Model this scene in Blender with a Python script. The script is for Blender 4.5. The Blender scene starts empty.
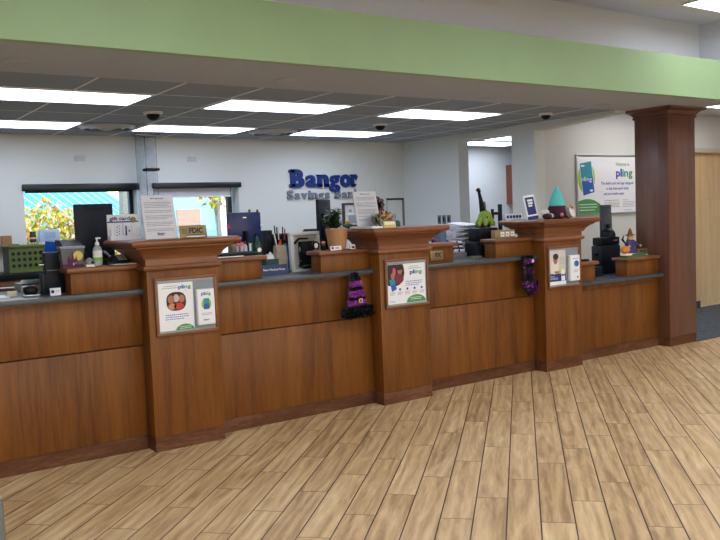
import bpy, bmesh, math, random
from math import pi, sin, cos, radians as R
from mathutils import Vector, Matrix, Euler
random.seed(7)
sc = bpy.context.scene
COL = sc.collection

# ------------------------------------------------------------------ helpers
def lin(c):
    return tuple(((v/255)/12.92 if v/255 <= .04045 else ((v/255+.055)/1.055)**2.4) for v in c)

class NT:
    def __init__(s, m):
        m.use_nodes = True
        s.t = m.node_tree; s.n = s.t.nodes; s.l = s.t.links
        s.b = s.n.get('Principled BSDF')
    def new(s, typ, **kw):
        n = s.n.new(typ)
        for k, v in kw.items(): setattr(n, k, v)
        return n
    def math(s, op, a, b=None, c=None):
        n = s.new('ShaderNodeMath', operation=op)
        for i, v in enumerate((a, b, c)):
            if v is None: continue
            if isinstance(v, (int, float)): n.inputs[i].default_value = v
            else: s.l.new(v, n.inputs[i])
        return n.outputs[0]
    def link(s, a, b): s.l.new(a, b)
    def ramp(s, fac, stops):
        n = s.new('ShaderNodeValToRGB'); e = n.color_ramp.elements
        while len(e) < len(stops): e.new(.5)
        for i, (p, c) in enumerate(stops):
            e[i].position = p; e[i].color = (*c, 1)
        s.link(fac, n.inputs[0]); return n.outputs[0]

MATS = {}
def mat(name, rgb, rough=.5, metal=0, emit=0, trans=0, alpha=1, noise=0, nscale=30, bump=0, sheen=0, ior=1.45, spec=.5):
    if name in MATS: return MATS[name]
    m = bpy.data.materials.new(name); t = NT(m); b = t.b
    c = lin(rgb)
    b.inputs['Base Color'].default_value = (*c, 1)
    b.inputs['Roughness'].default_value = rough
    b.inputs['Metallic'].default_value = metal
    b.inputs['IOR'].default_value = ior
    b.inputs['Specular IOR Level'].default_value = spec
    b.inputs['Transmission Weight'].default_value = trans
    if sheen: b.inputs['Sheen Weight'].default_value = sheen
    if alpha < 1: b.inputs['Alpha'].default_value = alpha
    if emit:
        b.inputs['Emission Color'].default_value = (*c, 1)
        b.inputs['Emission Strength'].default_value = emit
    tc = t.new('ShaderNodeTexCoord')
    nz = t.new('ShaderNodeTexNoise'); nz.inputs['Scale'].default_value = nscale; nz.inputs['Detail'].default_value = 4
    t.link(tc.outputs['Object'], nz.inputs['Vector'])
    k = noise if noise else .04
    lo = tuple(v*(1-k) for v in c); hi = tuple(min(1, v*(1+k)) for v in c)
    if not emit:
        t.link(t.ramp(nz.outputs['Fac'], [(.3, lo), (.7, hi)]), b.inputs['Base Color'])
    if bump:
        bp = t.new('ShaderNodeBump'); bp.inputs['Strength'].default_value = bump; bp.inputs['Distance'].default_value = .004
        t.link(nz.outputs['Fac'], bp.inputs['Height']); t.link(bp.outputs['Normal'], b.inputs['Normal'])
    MATS[name] = m
    return m

def wood(name, dark, mid, light, stretch=(14, 14, .9), rough=.38, coat=.15, spec=.5):
    if name in MATS: return MATS[name]
    m = bpy.data.materials.new(name); t = NT(m); b = t.b
    tc = t.new('ShaderNodeTexCoord'); oi = t.new('ShaderNodeObjectInfo')
    ad = t.new('ShaderNodeVectorMath', operation='ADD')
    sc_ = t.new('ShaderNodeVectorMath', operation='SCALE'); sc_.inputs[0].default_value = (7, 3, 5)
    t.link(oi.outputs['Random'], sc_.inputs['Scale'])
    t.link(tc.outputs['Object'], ad.inputs[0]); t.link(sc_.outputs[0], ad.inputs[1])
    mp = t.new('ShaderNodeMapping'); mp.inputs['Scale'].default_value = stretch
    t.link(ad.outputs[0], mp.inputs['Vector'])
    n1 = t.new('ShaderNodeTexNoise'); n1.inputs['Scale'].default_value = 1.0; n1.inputs['Detail'].default_value = 6; n1.inputs['Distortion'].default_value = .6
    n2 = t.new('ShaderNodeTexNoise'); n2.inputs['Scale'].default_value = 7; n2.inputs['Detail'].default_value = 3
    n3 = t.new('ShaderNodeTexNoise'); n3.inputs['Scale'].default_value = .22; n3.inputs['Detail'].default_value = 2
    for n in (n1, n2, n3): t.link(mp.outputs[0], n.inputs['Vector'])
    f = t.math('ADD', t.math('MULTIPLY', n1.outputs['Fac'], .45), t.math('MULTIPLY', n2.outputs['Fac'], .25))
    f = t.math('ADD', f, t.math('MULTIPLY', n3.outputs['Fac'], .3))
    t.link(t.ramp(f, [(.36, lin(dark)), (.5, lin(mid)), (.66, lin(light))]), b.inputs['Base Color'])
    b.inputs['Roughness'].default_value = rough; b.inputs['Specular IOR Level'].default_value = spec
    b.inputs['Coat Weight'].default_value = coat; b.inputs['Coat Roughness'].default_value = .25
    bp = t.new('ShaderNodeBump'); bp.inputs['Strength'].default_value = .08; bp.inputs['Distance'].default_value = .002
    t.link(n2.outputs['Fac'], bp.inputs['Height']); t.link(bp.outputs['Normal'], b.inputs['Normal'])
    MATS[name] = m
    return m

class MB:
    """collects shapes, builds ONE mesh object"""
    def __init__(s): s.bm = bmesh.new(); s.mats = []; s.mi = 0
    def use(s, m):
        if m not in s.mats: s.mats.append(m)
        s.mi = s.mats.index(m); return s
    def _mark(s, verts):
        for f in {f for v in verts for f in v.link_faces}: f.material_index = s.mi
    def box(s, x0, x1, y0, y1, z0, z1, bev=0, seg=2, rot=None, piv=None):
        r = bmesh.ops.create_cube(s.bm, size=1)['verts']
        c = Vector(((x0+x1)/2, (y0+y1)/2, (z0+z1)/2))
        for v in r: v.co = Vector((v.co.x*(x1-x0), v.co.y*(y1-y0), v.co.z*(z1-z0)))+c
        s._mark(r)
        vs = r
        if bev:
            es = list({e for v in r for e in v.link_edges})
            o = bmesh.ops.bevel(s.bm, geom=es, offset=bev, segments=seg, affect='EDGES', profile=.5)
            vs = list({v for f in o['faces'] for v in f.verts} | {v for v in r if v.is_valid})
            s._mark(vs)
        if rot is not None:
            p = Vector(piv) if piv else c
            M_ = Matrix.Translation(p) @ Euler(rot).to_matrix().to_4x4() @ Matrix.Translation(-p)
            # gather the connected island
            seen = set(vs); st = list(vs)
            while st:
                v = st.pop()
                for e in v.link_edges:
                    w = e.other_vert(v)
                    if w not in seen: seen.add(w); st.append(w)
            for v in seen: v.co = M_ @ v.co
        return s
    def rings(s, rings, close=True, cap=True):
        vs = [[s.bm.verts.new(p) for p in r] for r in rings]
        n = len(rings[0])
        for a, b in zip(vs, vs[1:]):
            for i in range(n if close else n-1):
                f = s.bm.faces.new((a[i], a[(i+1) % n], b[(i+1) % n], b[i])); f.material_index = s.mi
        if cap and close:
            for r in (vs[0][::-1], vs[-1]):
                try:
                    f = s.bm.faces.new(r); f.material_index = s.mi
                except ValueError: pass
        return s
    def lathe(s, prof, c=(0, 0, 0), seg=24, rx=1, ry=1, axis='Z'):
        rg = []
        for r, z in prof:
            r = max(r, 1e-4)
            ring = []
            for i in range(seg):
                a = 2*pi*i/seg
                p = Vector((r*cos(a)*rx, r*sin(a)*ry, z))
                if axis == 'Y': p = Vector((p.x, z, p.y))
                if axis == 'X': p = Vector((z, p.x, p.y))
                ring.append(p+Vector(c))
            rg.append(ring)
        return s.rings(rg)
    def cyl(s, p0, p1, r0, r1=None, seg=12):
        r1 = r0 if r1 is None else r1
        p0 = Vector(p0); p1 = Vector(p1); d = (p1-p0).normalized()
        a = d.orthogonal().normalized(); b = d.cross(a)
        return s.rings([[p+(a*cos(2*pi*i/seg)+b*sin(2*pi*i/seg))*r for i in range(seg)] for p, r in ((p0, r0), (p1, r1))])
    def tube(s, pts, r, seg=8):
        pts = [Vector(p) for p in pts]
        rs = r if isinstance(r, (list, tuple)) else [r]*len(pts)
        rg = []; a = None
        for i, p in enumerate(pts):
            d = (pts[min(i+1, len(pts)-1)]-pts[max(i-1, 0)]).normalized()
            a = d.orthogonal().normalized() if a is None else (a-d*a.dot(d)).normalized()
            b = d.cross(a)
            rg.append([p+(a*cos(2*pi*k/seg)+b*sin(2*pi*k/seg))*rs[i] for k in range(seg)])
        return s.rings(rg)
    def ball(s, c, r, seg=16, rings_=10, wob=0):
        r = (r, r, r) if isinstance(r, (int, float)) else r
        rg = []
        for j in range(rings_+1):
            t = pi*j/rings_
            q = max(sin(t), .01)
            rg.append([Vector((c[0]+r[0]*q*cos(2*pi*i/seg), c[1]+r[1]*q*sin(2*pi*i/seg), c[2]-r[2]*cos(t))) +
                       (Vector([random.uniform(-wob, wob) for _ in range(3)]) if wob else Vector()) for i in range(seg)])
        return s.rings(rg)
    def prism(s, pts, y0, y1):
        """polygon in XZ extruded along Y"""
        return s.rings([[Vector((x, y0, z)) for x, z in pts], [Vector((x, y1, z)) for x, z in pts]])
    def prism_x(s, pts, x0, x1):
        return s.rings([[Vector((x0, y, z)) for y, z in pts], [Vector((x1, y, z)) for y, z in pts]])
    def prism_z(s, pts, z0, z1):
        return s.rings([[Vector((x, y, z0)) for x, y in pts], [Vector((x, y, z1)) for x, y in pts]])
    def rectloft(s, x0, x1, y0, y1, prof):
        return s.rings([[Vector((x0-o, y0-o, z)), Vector((x1+o, y0-o, z)), Vector((x1+o, y1+o, z)), Vector((x0-o, y1+o, z))] for o, z in prof])
    def text(s, body, x, z, h, y=0, depth=.0006, align='LEFT', width=None, bold=0, space=1, tilt=0):
        """letters standing in the XZ plane, facing -Y; h = capital height; width = fitted width"""
        cu = bpy.data.curves.new('t', 'FONT'); cu.body = body; cu.size = 1; cu.align_x = 'LEFT'
        cu.offset = bold; cu.extrude = .5; cu.resolution_u = 3; cu.space_character = space
        o = bpy.data.objects.new('t', cu); COL.objects.link(o)
        dg = bpy.context.evaluated_depsgraph_get(); dg.update()
        me = bpy.data.meshes.new_from_object(o.evaluated_get(dg))
        xs = [v.co.x for v in me.vertices]
        if xs:
            x0 = min(xs); w0 = max(xs)-x0
            k = h/.70; kx = width/w0 if width else k
            W = w0*kx; ox = x-(W/2 if align == 'CENTER' else W if align == 'RIGHT' else 0)
            for v in me.vertices:
                X, Y, Z = v.co
                v.co = (ox+(X-x0)*kx, y-(Z+.5)*depth, z+Y*k)
            before = len(s.bm.faces)
            s.bm.from_mesh(me)
            s.bm.faces.ensure_lookup_table()
            for i in range(before, len(s.bm.faces)): s.bm.faces[i].material_index = s.mi
        bpy.data.objects.remove(o); bpy.data.curves.remove(cu); bpy.data.meshes.remove(me)
        return s
    def xform(s, M_):
        for v in s.bm.verts: v.co = M_ @ v.co
        return s
    def build(s, name, m=None, parent=None, loc=None, rot=None, smooth=True, angle=35):
        bmesh.ops.recalc_face_normals(s.bm, faces=s.bm.faces[:])
        me = bpy.data.meshes.new(name); s.bm.to_mesh(me); s.bm.free()
        if m is not None and not s.mats: me.materials.append(m)
        for q in s.mats: me.materials.append(q)
        if smooth:
            for p in me.polygons: p.use_smooth = True
            me.set_sharp_from_angle(angle=R(angle))
        o = bpy.data.objects.new(name, me); COL.objects.link(o)
        if parent: o.parent = parent
        if loc: o.location = loc
        if rot: o.rotation_euler = rot
        return o

def B(name, m, dims, parent=None, bev=0, **kw):
    return MB().box(*dims, bev=bev).build(name, m, parent, **kw)
def tag(o, label, cat, group=None):
    o['label'] = label; o['category'] = cat
    if group: o['group'] = group
    return o
def thing(name, label, cat, loc=(0, 0, 0), rz=0, group=None, rot=None):
    o = bpy.data.objects.new(name, None); COL.objects.link(o)
    o.empty_display_size = .1
    o.location = loc; o.rotation_euler = rot if rot else (0, 0, rz)
    return tag(o, label, cat, group)
def struct(o): o['kind'] = 'structure'; return o
def S(name, m, dims, parent=None, bev=0):
    o = B(name, m, dims, parent, bev)
    if not parent: struct(o)
    return o
def dup(root, loc=None, rz=None, label=None):
    r = root.copy(); COL.objects.link(r)
    if loc: r.location = loc
    if rz is not None: r.rotation_euler = (0, 0, rz)
    if label: r['label'] = label
    for ch in list(root.children):
        c = ch.copy(); COL.objects.link(c); c.parent = r
        for g in list(ch.children):
            d = g.copy(); COL.objects.link(d); d.parent = c
    return r

# ------------------------------------------------------------------ materials
WALL = mat('wall_paint', (209, 215, 215), .85, noise=.02, nscale=60, bump=.05)
WALLW = mat('wall_paint_warm', (205, 206, 203), .85, noise=.02, nscale=60, bump=.05)
WALLTOP = mat('wall_paint_white', (218, 223, 230), .85, noise=.02, bump=.05)
CEILP = mat('ceiling_paint', (178, 186, 200), .9)
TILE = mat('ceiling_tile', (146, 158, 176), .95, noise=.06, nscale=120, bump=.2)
TBAR = mat('ceiling_grid_metal', (225, 227, 232), .4)
CEILC = mat('lobby_ceiling_paint', (208, 213, 220), .9)
GREEN = mat('green_paint', (147, 178, 136), .6, noise=.03, nscale=3)
CHERRY = wood('cherry_veneer', (88, 48, 16), (116, 68, 23), (134, 84, 32), rough=.42, coat=0, spec=.3)
CHERRYD = wood('cherry_moulding', (100, 58, 33), (126, 76, 44), (146, 92, 56), stretch=(.9, 14, 14), coat=.1)
CHERRYP = wood('cherry_column_backlit', (82, 50, 38), (102, 64, 49), (118, 77, 59), stretch=(20, 20, .7))  # same cherry, darker and greyer to paint in the backlight
KICK = wood('cherry_toe_kick', (80, 46, 26), (100, 60, 36), (128, 88, 64), stretch=(2, 9, 9), rough=.6, coat=0, spec=.2)
SLAB = mat('grey_laminate', (68, 74, 80), .3, noise=.15, nscale=200)
MAPLE = wood('maple_door', (196, 164, 120), (212, 180, 136), (224, 194, 152), stretch=(10, 10, .8), rough=.45, coat=.1)
CARPET = mat('hall_carpet', (72, 76, 82), .95, noise=.35, nscale=14, bump=.5)
BLACK = mat('black_plastic', (10, 13, 20), .45, spec=.25)
DARK = mat('dark_plastic', (20, 27, 38), .5, spec=.3)
SCREENB = mat('monitor_back', (14, 24, 38), .5, spec=.3)
WHITE = mat('white_paper', (232, 233, 238), .6, noise=.01)
WPL = mat('white_plastic', (225, 226, 228), .4)
GREYP = mat('grey_plastic', (130, 138, 146), .45)
ALU = mat('aluminium', (190, 194, 198), .3, metal=1)
STEEL = mat('brushed_steel', (150, 152, 156), .35, metal=1)
INK = mat('black_ink', (40, 42, 50), .7)
GREYINK = mat('grey_ink', (120, 124, 135), .7)
NAVY = mat('navy_ink', (34, 44, 120), .6)
NAVYSIGN = mat('navy_sign_paint', (10, 46, 122), .4)
SILVER = mat('silver_sign_paint', (122, 130, 146), .5, metal=.1)
GOLD = mat('gold_plate', (140, 124, 84), .4, metal=.4)
GRN = mat('print_green', (72, 146, 74), .6)
LIME = mat('print_lime', (158, 196, 66), .6)
TEALP = mat('print_teal', (44, 140, 160), .6)
BLUEP = mat('print_blue', (40, 92, 170), .6)
SKIN = mat('print_skin', (168, 112, 84), .6)
MAROONP = mat('print_maroon', (120, 44, 60), .6)
DKP = mat('print_dark', (52, 36, 36), .6)
GLASS = mat('clear_acrylic', (250, 252, 253), .02, trans=1, ior=1.12)
WGLASS = mat('window_glass', (250, 252, 255), .0, trans=1, ior=1.02)
FRAMEB = mat('black_window_frame', (16, 26, 34), .35)
LAMP = mat('lamp_diffuser', (222, 234, 255), .5, emit=7.2)
LAMPL = mat('added_lobby_diffuser', (230, 239, 255), .5, emit=14)
LAMPH = mat('hall_lamp_diffuser', (252, 252, 255), .5, emit=6)

def floor_mat():
    m = bpy.data.materials.new('wood_plank_tile'); t = NT(m); b = t.b
    tc = t.new('ShaderNodeTexCoord'); sp = t.new('ShaderNodeSeparateXYZ'); t.link(tc.outputs['Object'], sp.inputs[0])
    X, Y = sp.outputs[0], sp.outputs[1]; r2 = 2**.5
    a = R(45-1.0)
    u = t.math('ADD', t.math('MULTIPLY', X, cos(a)), t.math('MULTIPLY', Y, sin(a)))
    v = t.math('SUBTRACT', t.math('MULTIPLY', X, sin(a)), t.math('MULTIPLY', Y, cos(a)))
    # rotated frame: v(edge)= -0.037-... at u=3.66
    v0 = -.037-.0175*3.66
    W, L = .161, .925
    vs = t.math('DIVIDE', t.math('SUBTRACT', v, v0), W)
    row = t.math('FLOOR', vs); fv = t.math('SUBTRACT', vs, row)
    us = t.math('DIVIDE', t.math('SUBTRACT', t.math('SUBTRACT', u, 4.508), t.math('MULTIPLY', row, .306)), L)
    cl = t.math('FLOOR', us); fu = t.math('SUBTRACT', us, cl)
    ev = t.math('MULTIPLY', t.math('MINIMUM', fv, t.math('SUBTRACT', 1.0, fv)), W)
    eu = t.math('MULTIPLY', t.math('MINIMUM', fu, t.math('SUBTRACT', 1.0, fu)), L)
    gv = t.math('LESS_THAN', ev, .0034); gu = t.math('LESS_THAN', eu, .0026)
    gap = t.math('MAXIMUM', gv, t.math('MULTIPLY', gu, .85))
    cb = t.new('ShaderNodeCombineXYZ'); t.link(row, cb.inputs[0]); t.link(cl, cb.inputs[1])
    wn = t.new('ShaderNodeTexWhiteNoise', noise_dimensions='3D'); t.link(cb.outputs[0], wn.inputs['Vector'])
    # grain coordinates, offset per plank
    off = t.math('MULTIPLY', wn.outputs['Value'], 37.0)
    g = t.new('ShaderNodeCombineXYZ')
    t.link(t.math('ADD', t.math('MULTIPLY', u, 1.0), off), g.inputs[0]); t.link(t.math('MULTIPLY', v, 8.0), g.inputs[1]); t.link(off, g.inputs[2])
    n1 = t.new('ShaderNodeTexNoise'); n1.inputs['Scale'].default_value = 1.3; n1.inputs['Detail'].default_value = 4; n1.inputs['Distortion'].default_value = 1.6
    n2 = t.new('ShaderNodeTexNoise'); n2.inputs['Scale'].default_value = 8; n2.inputs['Detail'].default_value = 4; n2.inputs['Distortion'].default_value = .3
    t.link(g.outputs[0], n1.inputs['Vector']); t.link(g.outputs[0], n2.inputs['Vector'])
    wv = t.new('ShaderNodeTexWave', wave_type='BANDS', bands_direction='Y'); wv.inputs['Scale'].default_value = .55
    wv.inputs['Distortion'].default_value = 9; wv.inputs['Detail'].default_value = 2; wv.inputs['Detail Scale'].default_value = 1.1
    t.link(g.outputs[0], wv.inputs['Vector'])
    f = t.math('ADD', t.math('MULTIPLY', n1.outputs['Fac'], .55), t.math('MULTIPLY', n2.outputs['Fac'], .22))
    f = t.math('ADD', f, t.math('MULTIPLY', wv.outputs['Fac'], .09))
    g3 = t.new('ShaderNodeVectorMath', operation='MULTIPLY'); g3.inputs[1].default_value = (1.5, 6, 1); t.link(g.outputs[0], g3.inputs[0])
    n3 = t.new('ShaderNodeTexNoise'); n3.inputs['Scale'].default_value = 3; n3.inputs['Detail'].default_value = 3; n3.inputs['Distortion'].default_value = .5
    t.link(g3.outputs[0], n3.inputs['Vector'])
    f = t.math('ADD', f, t.math('MULTIPLY', t.math('SUBTRACT', n3.outputs['Fac'], .5), .16))
    f = t.math('ADD', f, t.math('MULTIPLY', t.math('SUBTRACT', wn.outputs['Value'], .5), .09))
    col = t.ramp(f, [(.27, lin((160, 127, 86))), (.42, lin((198, 163, 117))), (.54, lin((216, 184, 136))), (.7, lin((236, 210, 165)))])
    mx = t.new('ShaderNodeMix', data_type='RGBA'); t.link(gap, mx.inputs[0]); t.link(col, mx.inputs[6]); mx.inputs[7].default_value = (*lin((62, 46, 42)), 1)
    t.link(mx.outputs[2], b.inputs['Base Color'])
    rr = t.math('ADD', .36, t.math('MULTIPLY', n2.outputs['Fac'], .16)); t.link(rr, b.inputs['Roughness'])
    bp = t.new('ShaderNodeBump'); bp.inputs['Strength'].default_value = .35; bp.inputs['Distance'].default_value = .002
    t.link(t.math('SUBTRACT', t.math('MULTIPLY', n2.outputs['Fac'], .25), gap), bp.inputs['Height']); t.link(bp.outputs['Normal'], b.inputs['Normal'])
    return m
FLOORM = floor_mat()

# ------------------------------------------------------------------ setting
CZ = 2.475
S('floor', FLOORM, (-4, 13, -5, 9.2, -.1, 0))
S('floor_hall_carpet', CARPET, (7.87, 13, 5.06, 6.66, 0, .006))
# teller-area back wall with the two window openings
W1 = (2.03, 3.25); W2 = (3.44, 4.53); WZ = (.95, 1.94)
yb0, yb1 = 9.08, 9.32
w = MB()
w.box(-4, W1[0], yb0, yb1, 0, 2.9); w.box(W1[1], W2[0], yb0, yb1, 0, 2.9); w.box(W2[1], 7.1, yb0, yb1, 0, 2.9)
for a, b in (W1, W2):
    w.box(a, b, yb0, yb1, 0, WZ[0]); w.box(a, b, yb0, yb1, WZ[1], 2.9)
struct(w.build('wall_back', WALL, smooth=False))
w = MB()   # right wall of the teller area with the office doorway
w.box(7.1, 7.27, 7.92, 9.5, 0, 2.9); w.box(7.1, 7.27, 6.61, 6.98, 0, 2.9); w.box(7.1, 7.27, 6.98, 7.92, 2.387, 2.9); w.rings([[Vector((x_, 5.481, 2.447)), Vector((x_, 6.61, 2.387)), Vector((x_, 6.61, 2.9)), Vector((x_, 5.481, 2.9))] for x_ in (7.1, 7.27)])
struct(w.build('wall_right', WALL, smooth=False))
w = MB(); w.box(7.27, 10.2, 6.65, 6.8, 0, 2.9); w.box(10.2, 11.5, 6.65, 6.8, 2.23, 2.9); w.box(11.5, 13, 6.65, 6.8, 0, 2.9)
struct(w.build('wall_hall', WALLW, smooth=False))
S('wall_office_back', WALLW, (7.27, 10.4, 9.46, 9.6, 0, 2.9))
S('wall_office_side', WALL, (10.2, 10.35, 6.8, 9.46, 0, 2.9))
S('wall_far_right', WALL, (13, 13.15, -5, 6.8, 0, 3.6))
S('wall_left', WALL, (-4.15, -4, -5, 9.3, 0, 3.6))
w = MB()   # unseen storefront wall behind the camera, three window openings added for daylight
for a, b in ((-4, -2.5), (.5, 2.0), (5.0, 6.5), (9.5, 13)): w.box(a, b, -5.15, -5, 0, 3.6)
for a, b in ((-2.5, .5), (2.0, 5.0), (6.5, 9.5)):
    w.box(a, b, -5.15, -5, 0, .5); w.box(a, b, -5.15, -5, 2.7, 3.6)
struct(w.build('wall_lobby', WALLW, smooth=False))
for n_, (a, b) in enumerate(((-2.5, .5), (2.0, 5.0), (6.5, 9.5))):  # frames and portals for the added, unseen daylight windows
    f = MB()
    for q in ((a, a+.05, .5, 2.7), (b-.05, b, .5, 2.7), ((a+b)/2-.025, (a+b)/2+.025, .55, 2.65), (a, b, .5, .55), (a, b, 2.65, 2.7)): f.box(q[0], q[1], -5.11, -5.05, q[2], q[3])
    o = struct(f.build('window_%d' % (n_+3), ALU, smooth=False))
    pt = bpy.data.lights.new('window_portal', 'AREA'); pt.shape = 'RECTANGLE'; pt.size = 3; pt.size_y = 2.2; pt.cycles.is_portal = True
    po = bpy.data.objects.new('window_portal', pt); COL.objects.link(po); po.location = ((a+b)/2, -4.99, 1.6); po.rotation_euler = (R(90), 0, 0)
S('ceiling_teller', TILE, (-4, 7.1, 5.48, 9.08, CZ, CZ+.05))
S('ceiling_office', TILE, (7.27, 10.2, 6.8, 9.46, CZ, CZ+.05))
S('ceiling_hall', CEILC, (7.27, 13, 4.66, 6.65, 2.69, 2.74))
S('ceiling_soffit', CEILP, (-4, 7.93, 4.60, 5.48, CZ, CZ+.36))
S('trim_1', GREEN, (-4, 13, 4.54, 4.60, CZ, 2.845))       # green fascia of the beam
S('trim_2', CEILP, (7.93, 13, 4.60, 4.66, CZ, 2.84))
S('wall_above_beam', WALLTOP, (-4, 7.7, 4.9, 5.0, 2.835, 3.6))
S('wall_above_beam_side', WALLTOP, (7.7, 7.85, 4.56, 5.0, 2.845, 3.6))
S('ceiling_cove', CEILC, (-4, 7.7, 4.35, 4.9, 3.28, 3.33))
S('ceiling_lobby', CEILC, (-4, 13, -5, 4.35, 3.2, 3.3))
S('ceiling_sun_blocker', CEILP, (-4.2, 13.2, -5.2, 9.7, 3.6, 3.75))  # unseen roof shell, added to keep sun from leaking indoors
# ceiling grid
g = MB(); x = 2.36-.6175*8
while x < 7.1:
    g.box(x-.009, x+.009, 5.48, 9.08, CZ-.004, CZ); x += .6175
y = 6.045
while y < 9.0:
    g.box(-4, 7.1, y-.0015, y+.0015, CZ-.0025, CZ); y += .6125
struct(g.build('trim_3', TBAR, smooth=False))

def troffer(name, x0, x1, y0, y1, z, m, label, group):
    cx, cy = (x0+x1)/2, (y0+y1)/2
    t = thing(name, label, 'ceiling light', (cx, cy, z), group=group)
    hx, hy = (x1-x0)/2, (y1-y0)/2
    f = MB()
    for a in ((-hx, hx, -hy, -hy+.022), (-hx, hx, hy-.022, hy), (-hx, -hx+.022, -hy+.022, hy-.022), (hx-.022, hx, -hy+.022, hy-.022)):
        f.box(*a, -.009, 0)
    f.build('frame', TBAR, t, smooth=False)
    B('diffuser', m, (-hx+.022, hx-.022, -hy+.022, hy-.022, -.006, 0), t)
    return t
lx = [(1.125, 2.36), (2.98, 4.215), (4.85, 6.085)]
nm = [['long ceiling light panel nearest the photo left edge, row by the counter', 'long ceiling light panel in the middle, row by the counter', 'wide ceiling light panel right of centre, row by the counter'],
      ['narrow ceiling light panel above the left window, cut by photo left edge', 'narrow ceiling light panel over the clear tube column', 'narrow ceiling light panel above the blue wall lettering']]
for r_, (ya, yb_) in enumerate(((6.045, 6.66), (7.88, 8.495))):
    for c_, (xa, xb) in enumerate(lx):
        troffer('ceiling_light', xa+.006, xb-.006, ya+.006, yb_-.006, CZ-.001, LAMP, nm[r_][c_], 'teller area ceiling lights')
troffer('ceiling_light', 8.0, 9.2, 7.83, 8.45, CZ-.001, LAMP, 'ceiling light panel inside the office behind the doorway', 'office light')
troffer('ceiling_light', 7.85, 9.07, 5.6, 6.21, 2.689, LAMPH, 'unseen hall light panel added above the beam to brighten the wall poster', 'hall light')  # hidden lamp added to brighten the poster wall
troffer('ceiling_light', 8.0, 9.2, 8.6, 9.2, CZ-.001, LAMP, 'extra rear light panel added to brighten the office behind the doorway', 'office light')  # second office lamp, added to brighten the office walls
troffer('ceiling_light', 9.35, 10.55, 5.45, 6.06, 2.689, LAMPH, 'ceiling light panel at the photo right edge beside the column capital', 'hall light')
for i, (xa, ya) in enumerate([(x_, y_) for y_ in (-2.6, .2, 2.5) for x_ in (-2.2, .9, 4.0, 7.2)]):
    troffer('ceiling_light', xa, xa+1.22, ya, ya+.61, 3.199, LAMPL, 'unseen lobby ceiling light panel added in front of the green beam', 'added lobby ceiling lights')  # out of frame, added to light the lobby side
troffer('ceiling_light', 6.42, 7.64, 3.66, 4.27, 3.199, LAMPH, 'lobby light panel peeking in at the top right corner of the photo', 'corner light')
troffer('ceiling_light', 10.0, 11.22, 3.3, 3.91, 3.199, LAMPL, 'unseen lobby light panel added right of the column, above the frame', 'corner light')  # one more out-of-frame lobby lamp, added for its light

# door with frame in the hall wall
d = struct(MB().box(10.26, 11.44, 6.70, 6.745, .01, 2.17).build('door_1', MAPLE))
MB().lathe([(.001, -.02), (.016, -.02), (.016, .02), (.001, .02)], c=(11.3, 6.66, 1.02), axis='Y').tube([(11.3, 6.655, 1.02), (11.3, 6.63, 1.02), (11.2, 6.63, 1.02)], .009).build('door_handle', STEEL, d)
MB().lathe([(.001, -.004), (.007, -.004), (.007, .004), (.001, .004)], c=(10.73, 6.697, 1.52), axis='Y').build('peephole', STEEL, d)
fr = mat('door_frame_paint', (190, 184, 166), .5)
f = MB(); f.box(10.2, 10.26, 6.63, 6.8, 0, 2.23).box(11.44, 11.5, 6.63, 6.8, 0, 2.23).box(10.2, 11.5, 6.63, 6.8, 2.17, 2.23)
struct(f.build('door_frame', fr, smooth=False))
S('baseboard_hall', mat('base_dark', (60, 58, 58), .6), (7.3, 10.4, 6.638, 6.65, .006, .1))

# soffit round fittings, camera domes, vents
for i, (x, y, lb) in enumerate([(1.155, 5.10, 'round flush ceiling speaker in the beam underside at far left'), (2.98, 5.12, 'round flush ceiling speaker in the beam underside left of centre'), (5.13, 5.30, 'round flush ceiling speaker in the beam underside above the wide light panel'), (6.60, 5.26, 'round flush ceiling speaker in the beam underside nearest the column')]):
    t = thing('ceiling_speaker', lb, 'ceiling speaker', (x, y, CZ), group='flush round fittings under the beam')
    MB().lathe([(.075, 0), (.075, -.004), (.066, -.006), (.062, -.002), (.001, -.002)]).build('grille', CEILP, t)
    MB().lathe([(.082, 0), (.082, -.003), (.075, -.003), (.075, 0)]).build('trim_ring', mat('ring_grey', (170, 170, 170), .5), t)
for x, y, r_, lb in [(2.705, 7.03, .075, 'black dome camera on ceiling above the clear tube column'), (5.363, 7.24, .07, 'black dome camera on ceiling left of the wide light panel'),
                 (6.55, 5.93, .062, 'black dome camera on ceiling above the teal-hatted gnome')]:
    t = thing('dome_camera', lb, 'security camera', (x, y, CZ), group='ceiling camera domes')
    pale = r_ == .055
    MB().lathe([(r_*1.15, 0), (r_*1.15, -.012), (r_*.95, -.022), (r_*.8, -.022), (r_*.8, 0)]).build('housing', WPL, t)
    MB().ball((0, 0, -.02), (r_*.8, r_*.8, r_*.75)).build('dome', BLACK if not pale else GREYP, t)
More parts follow.
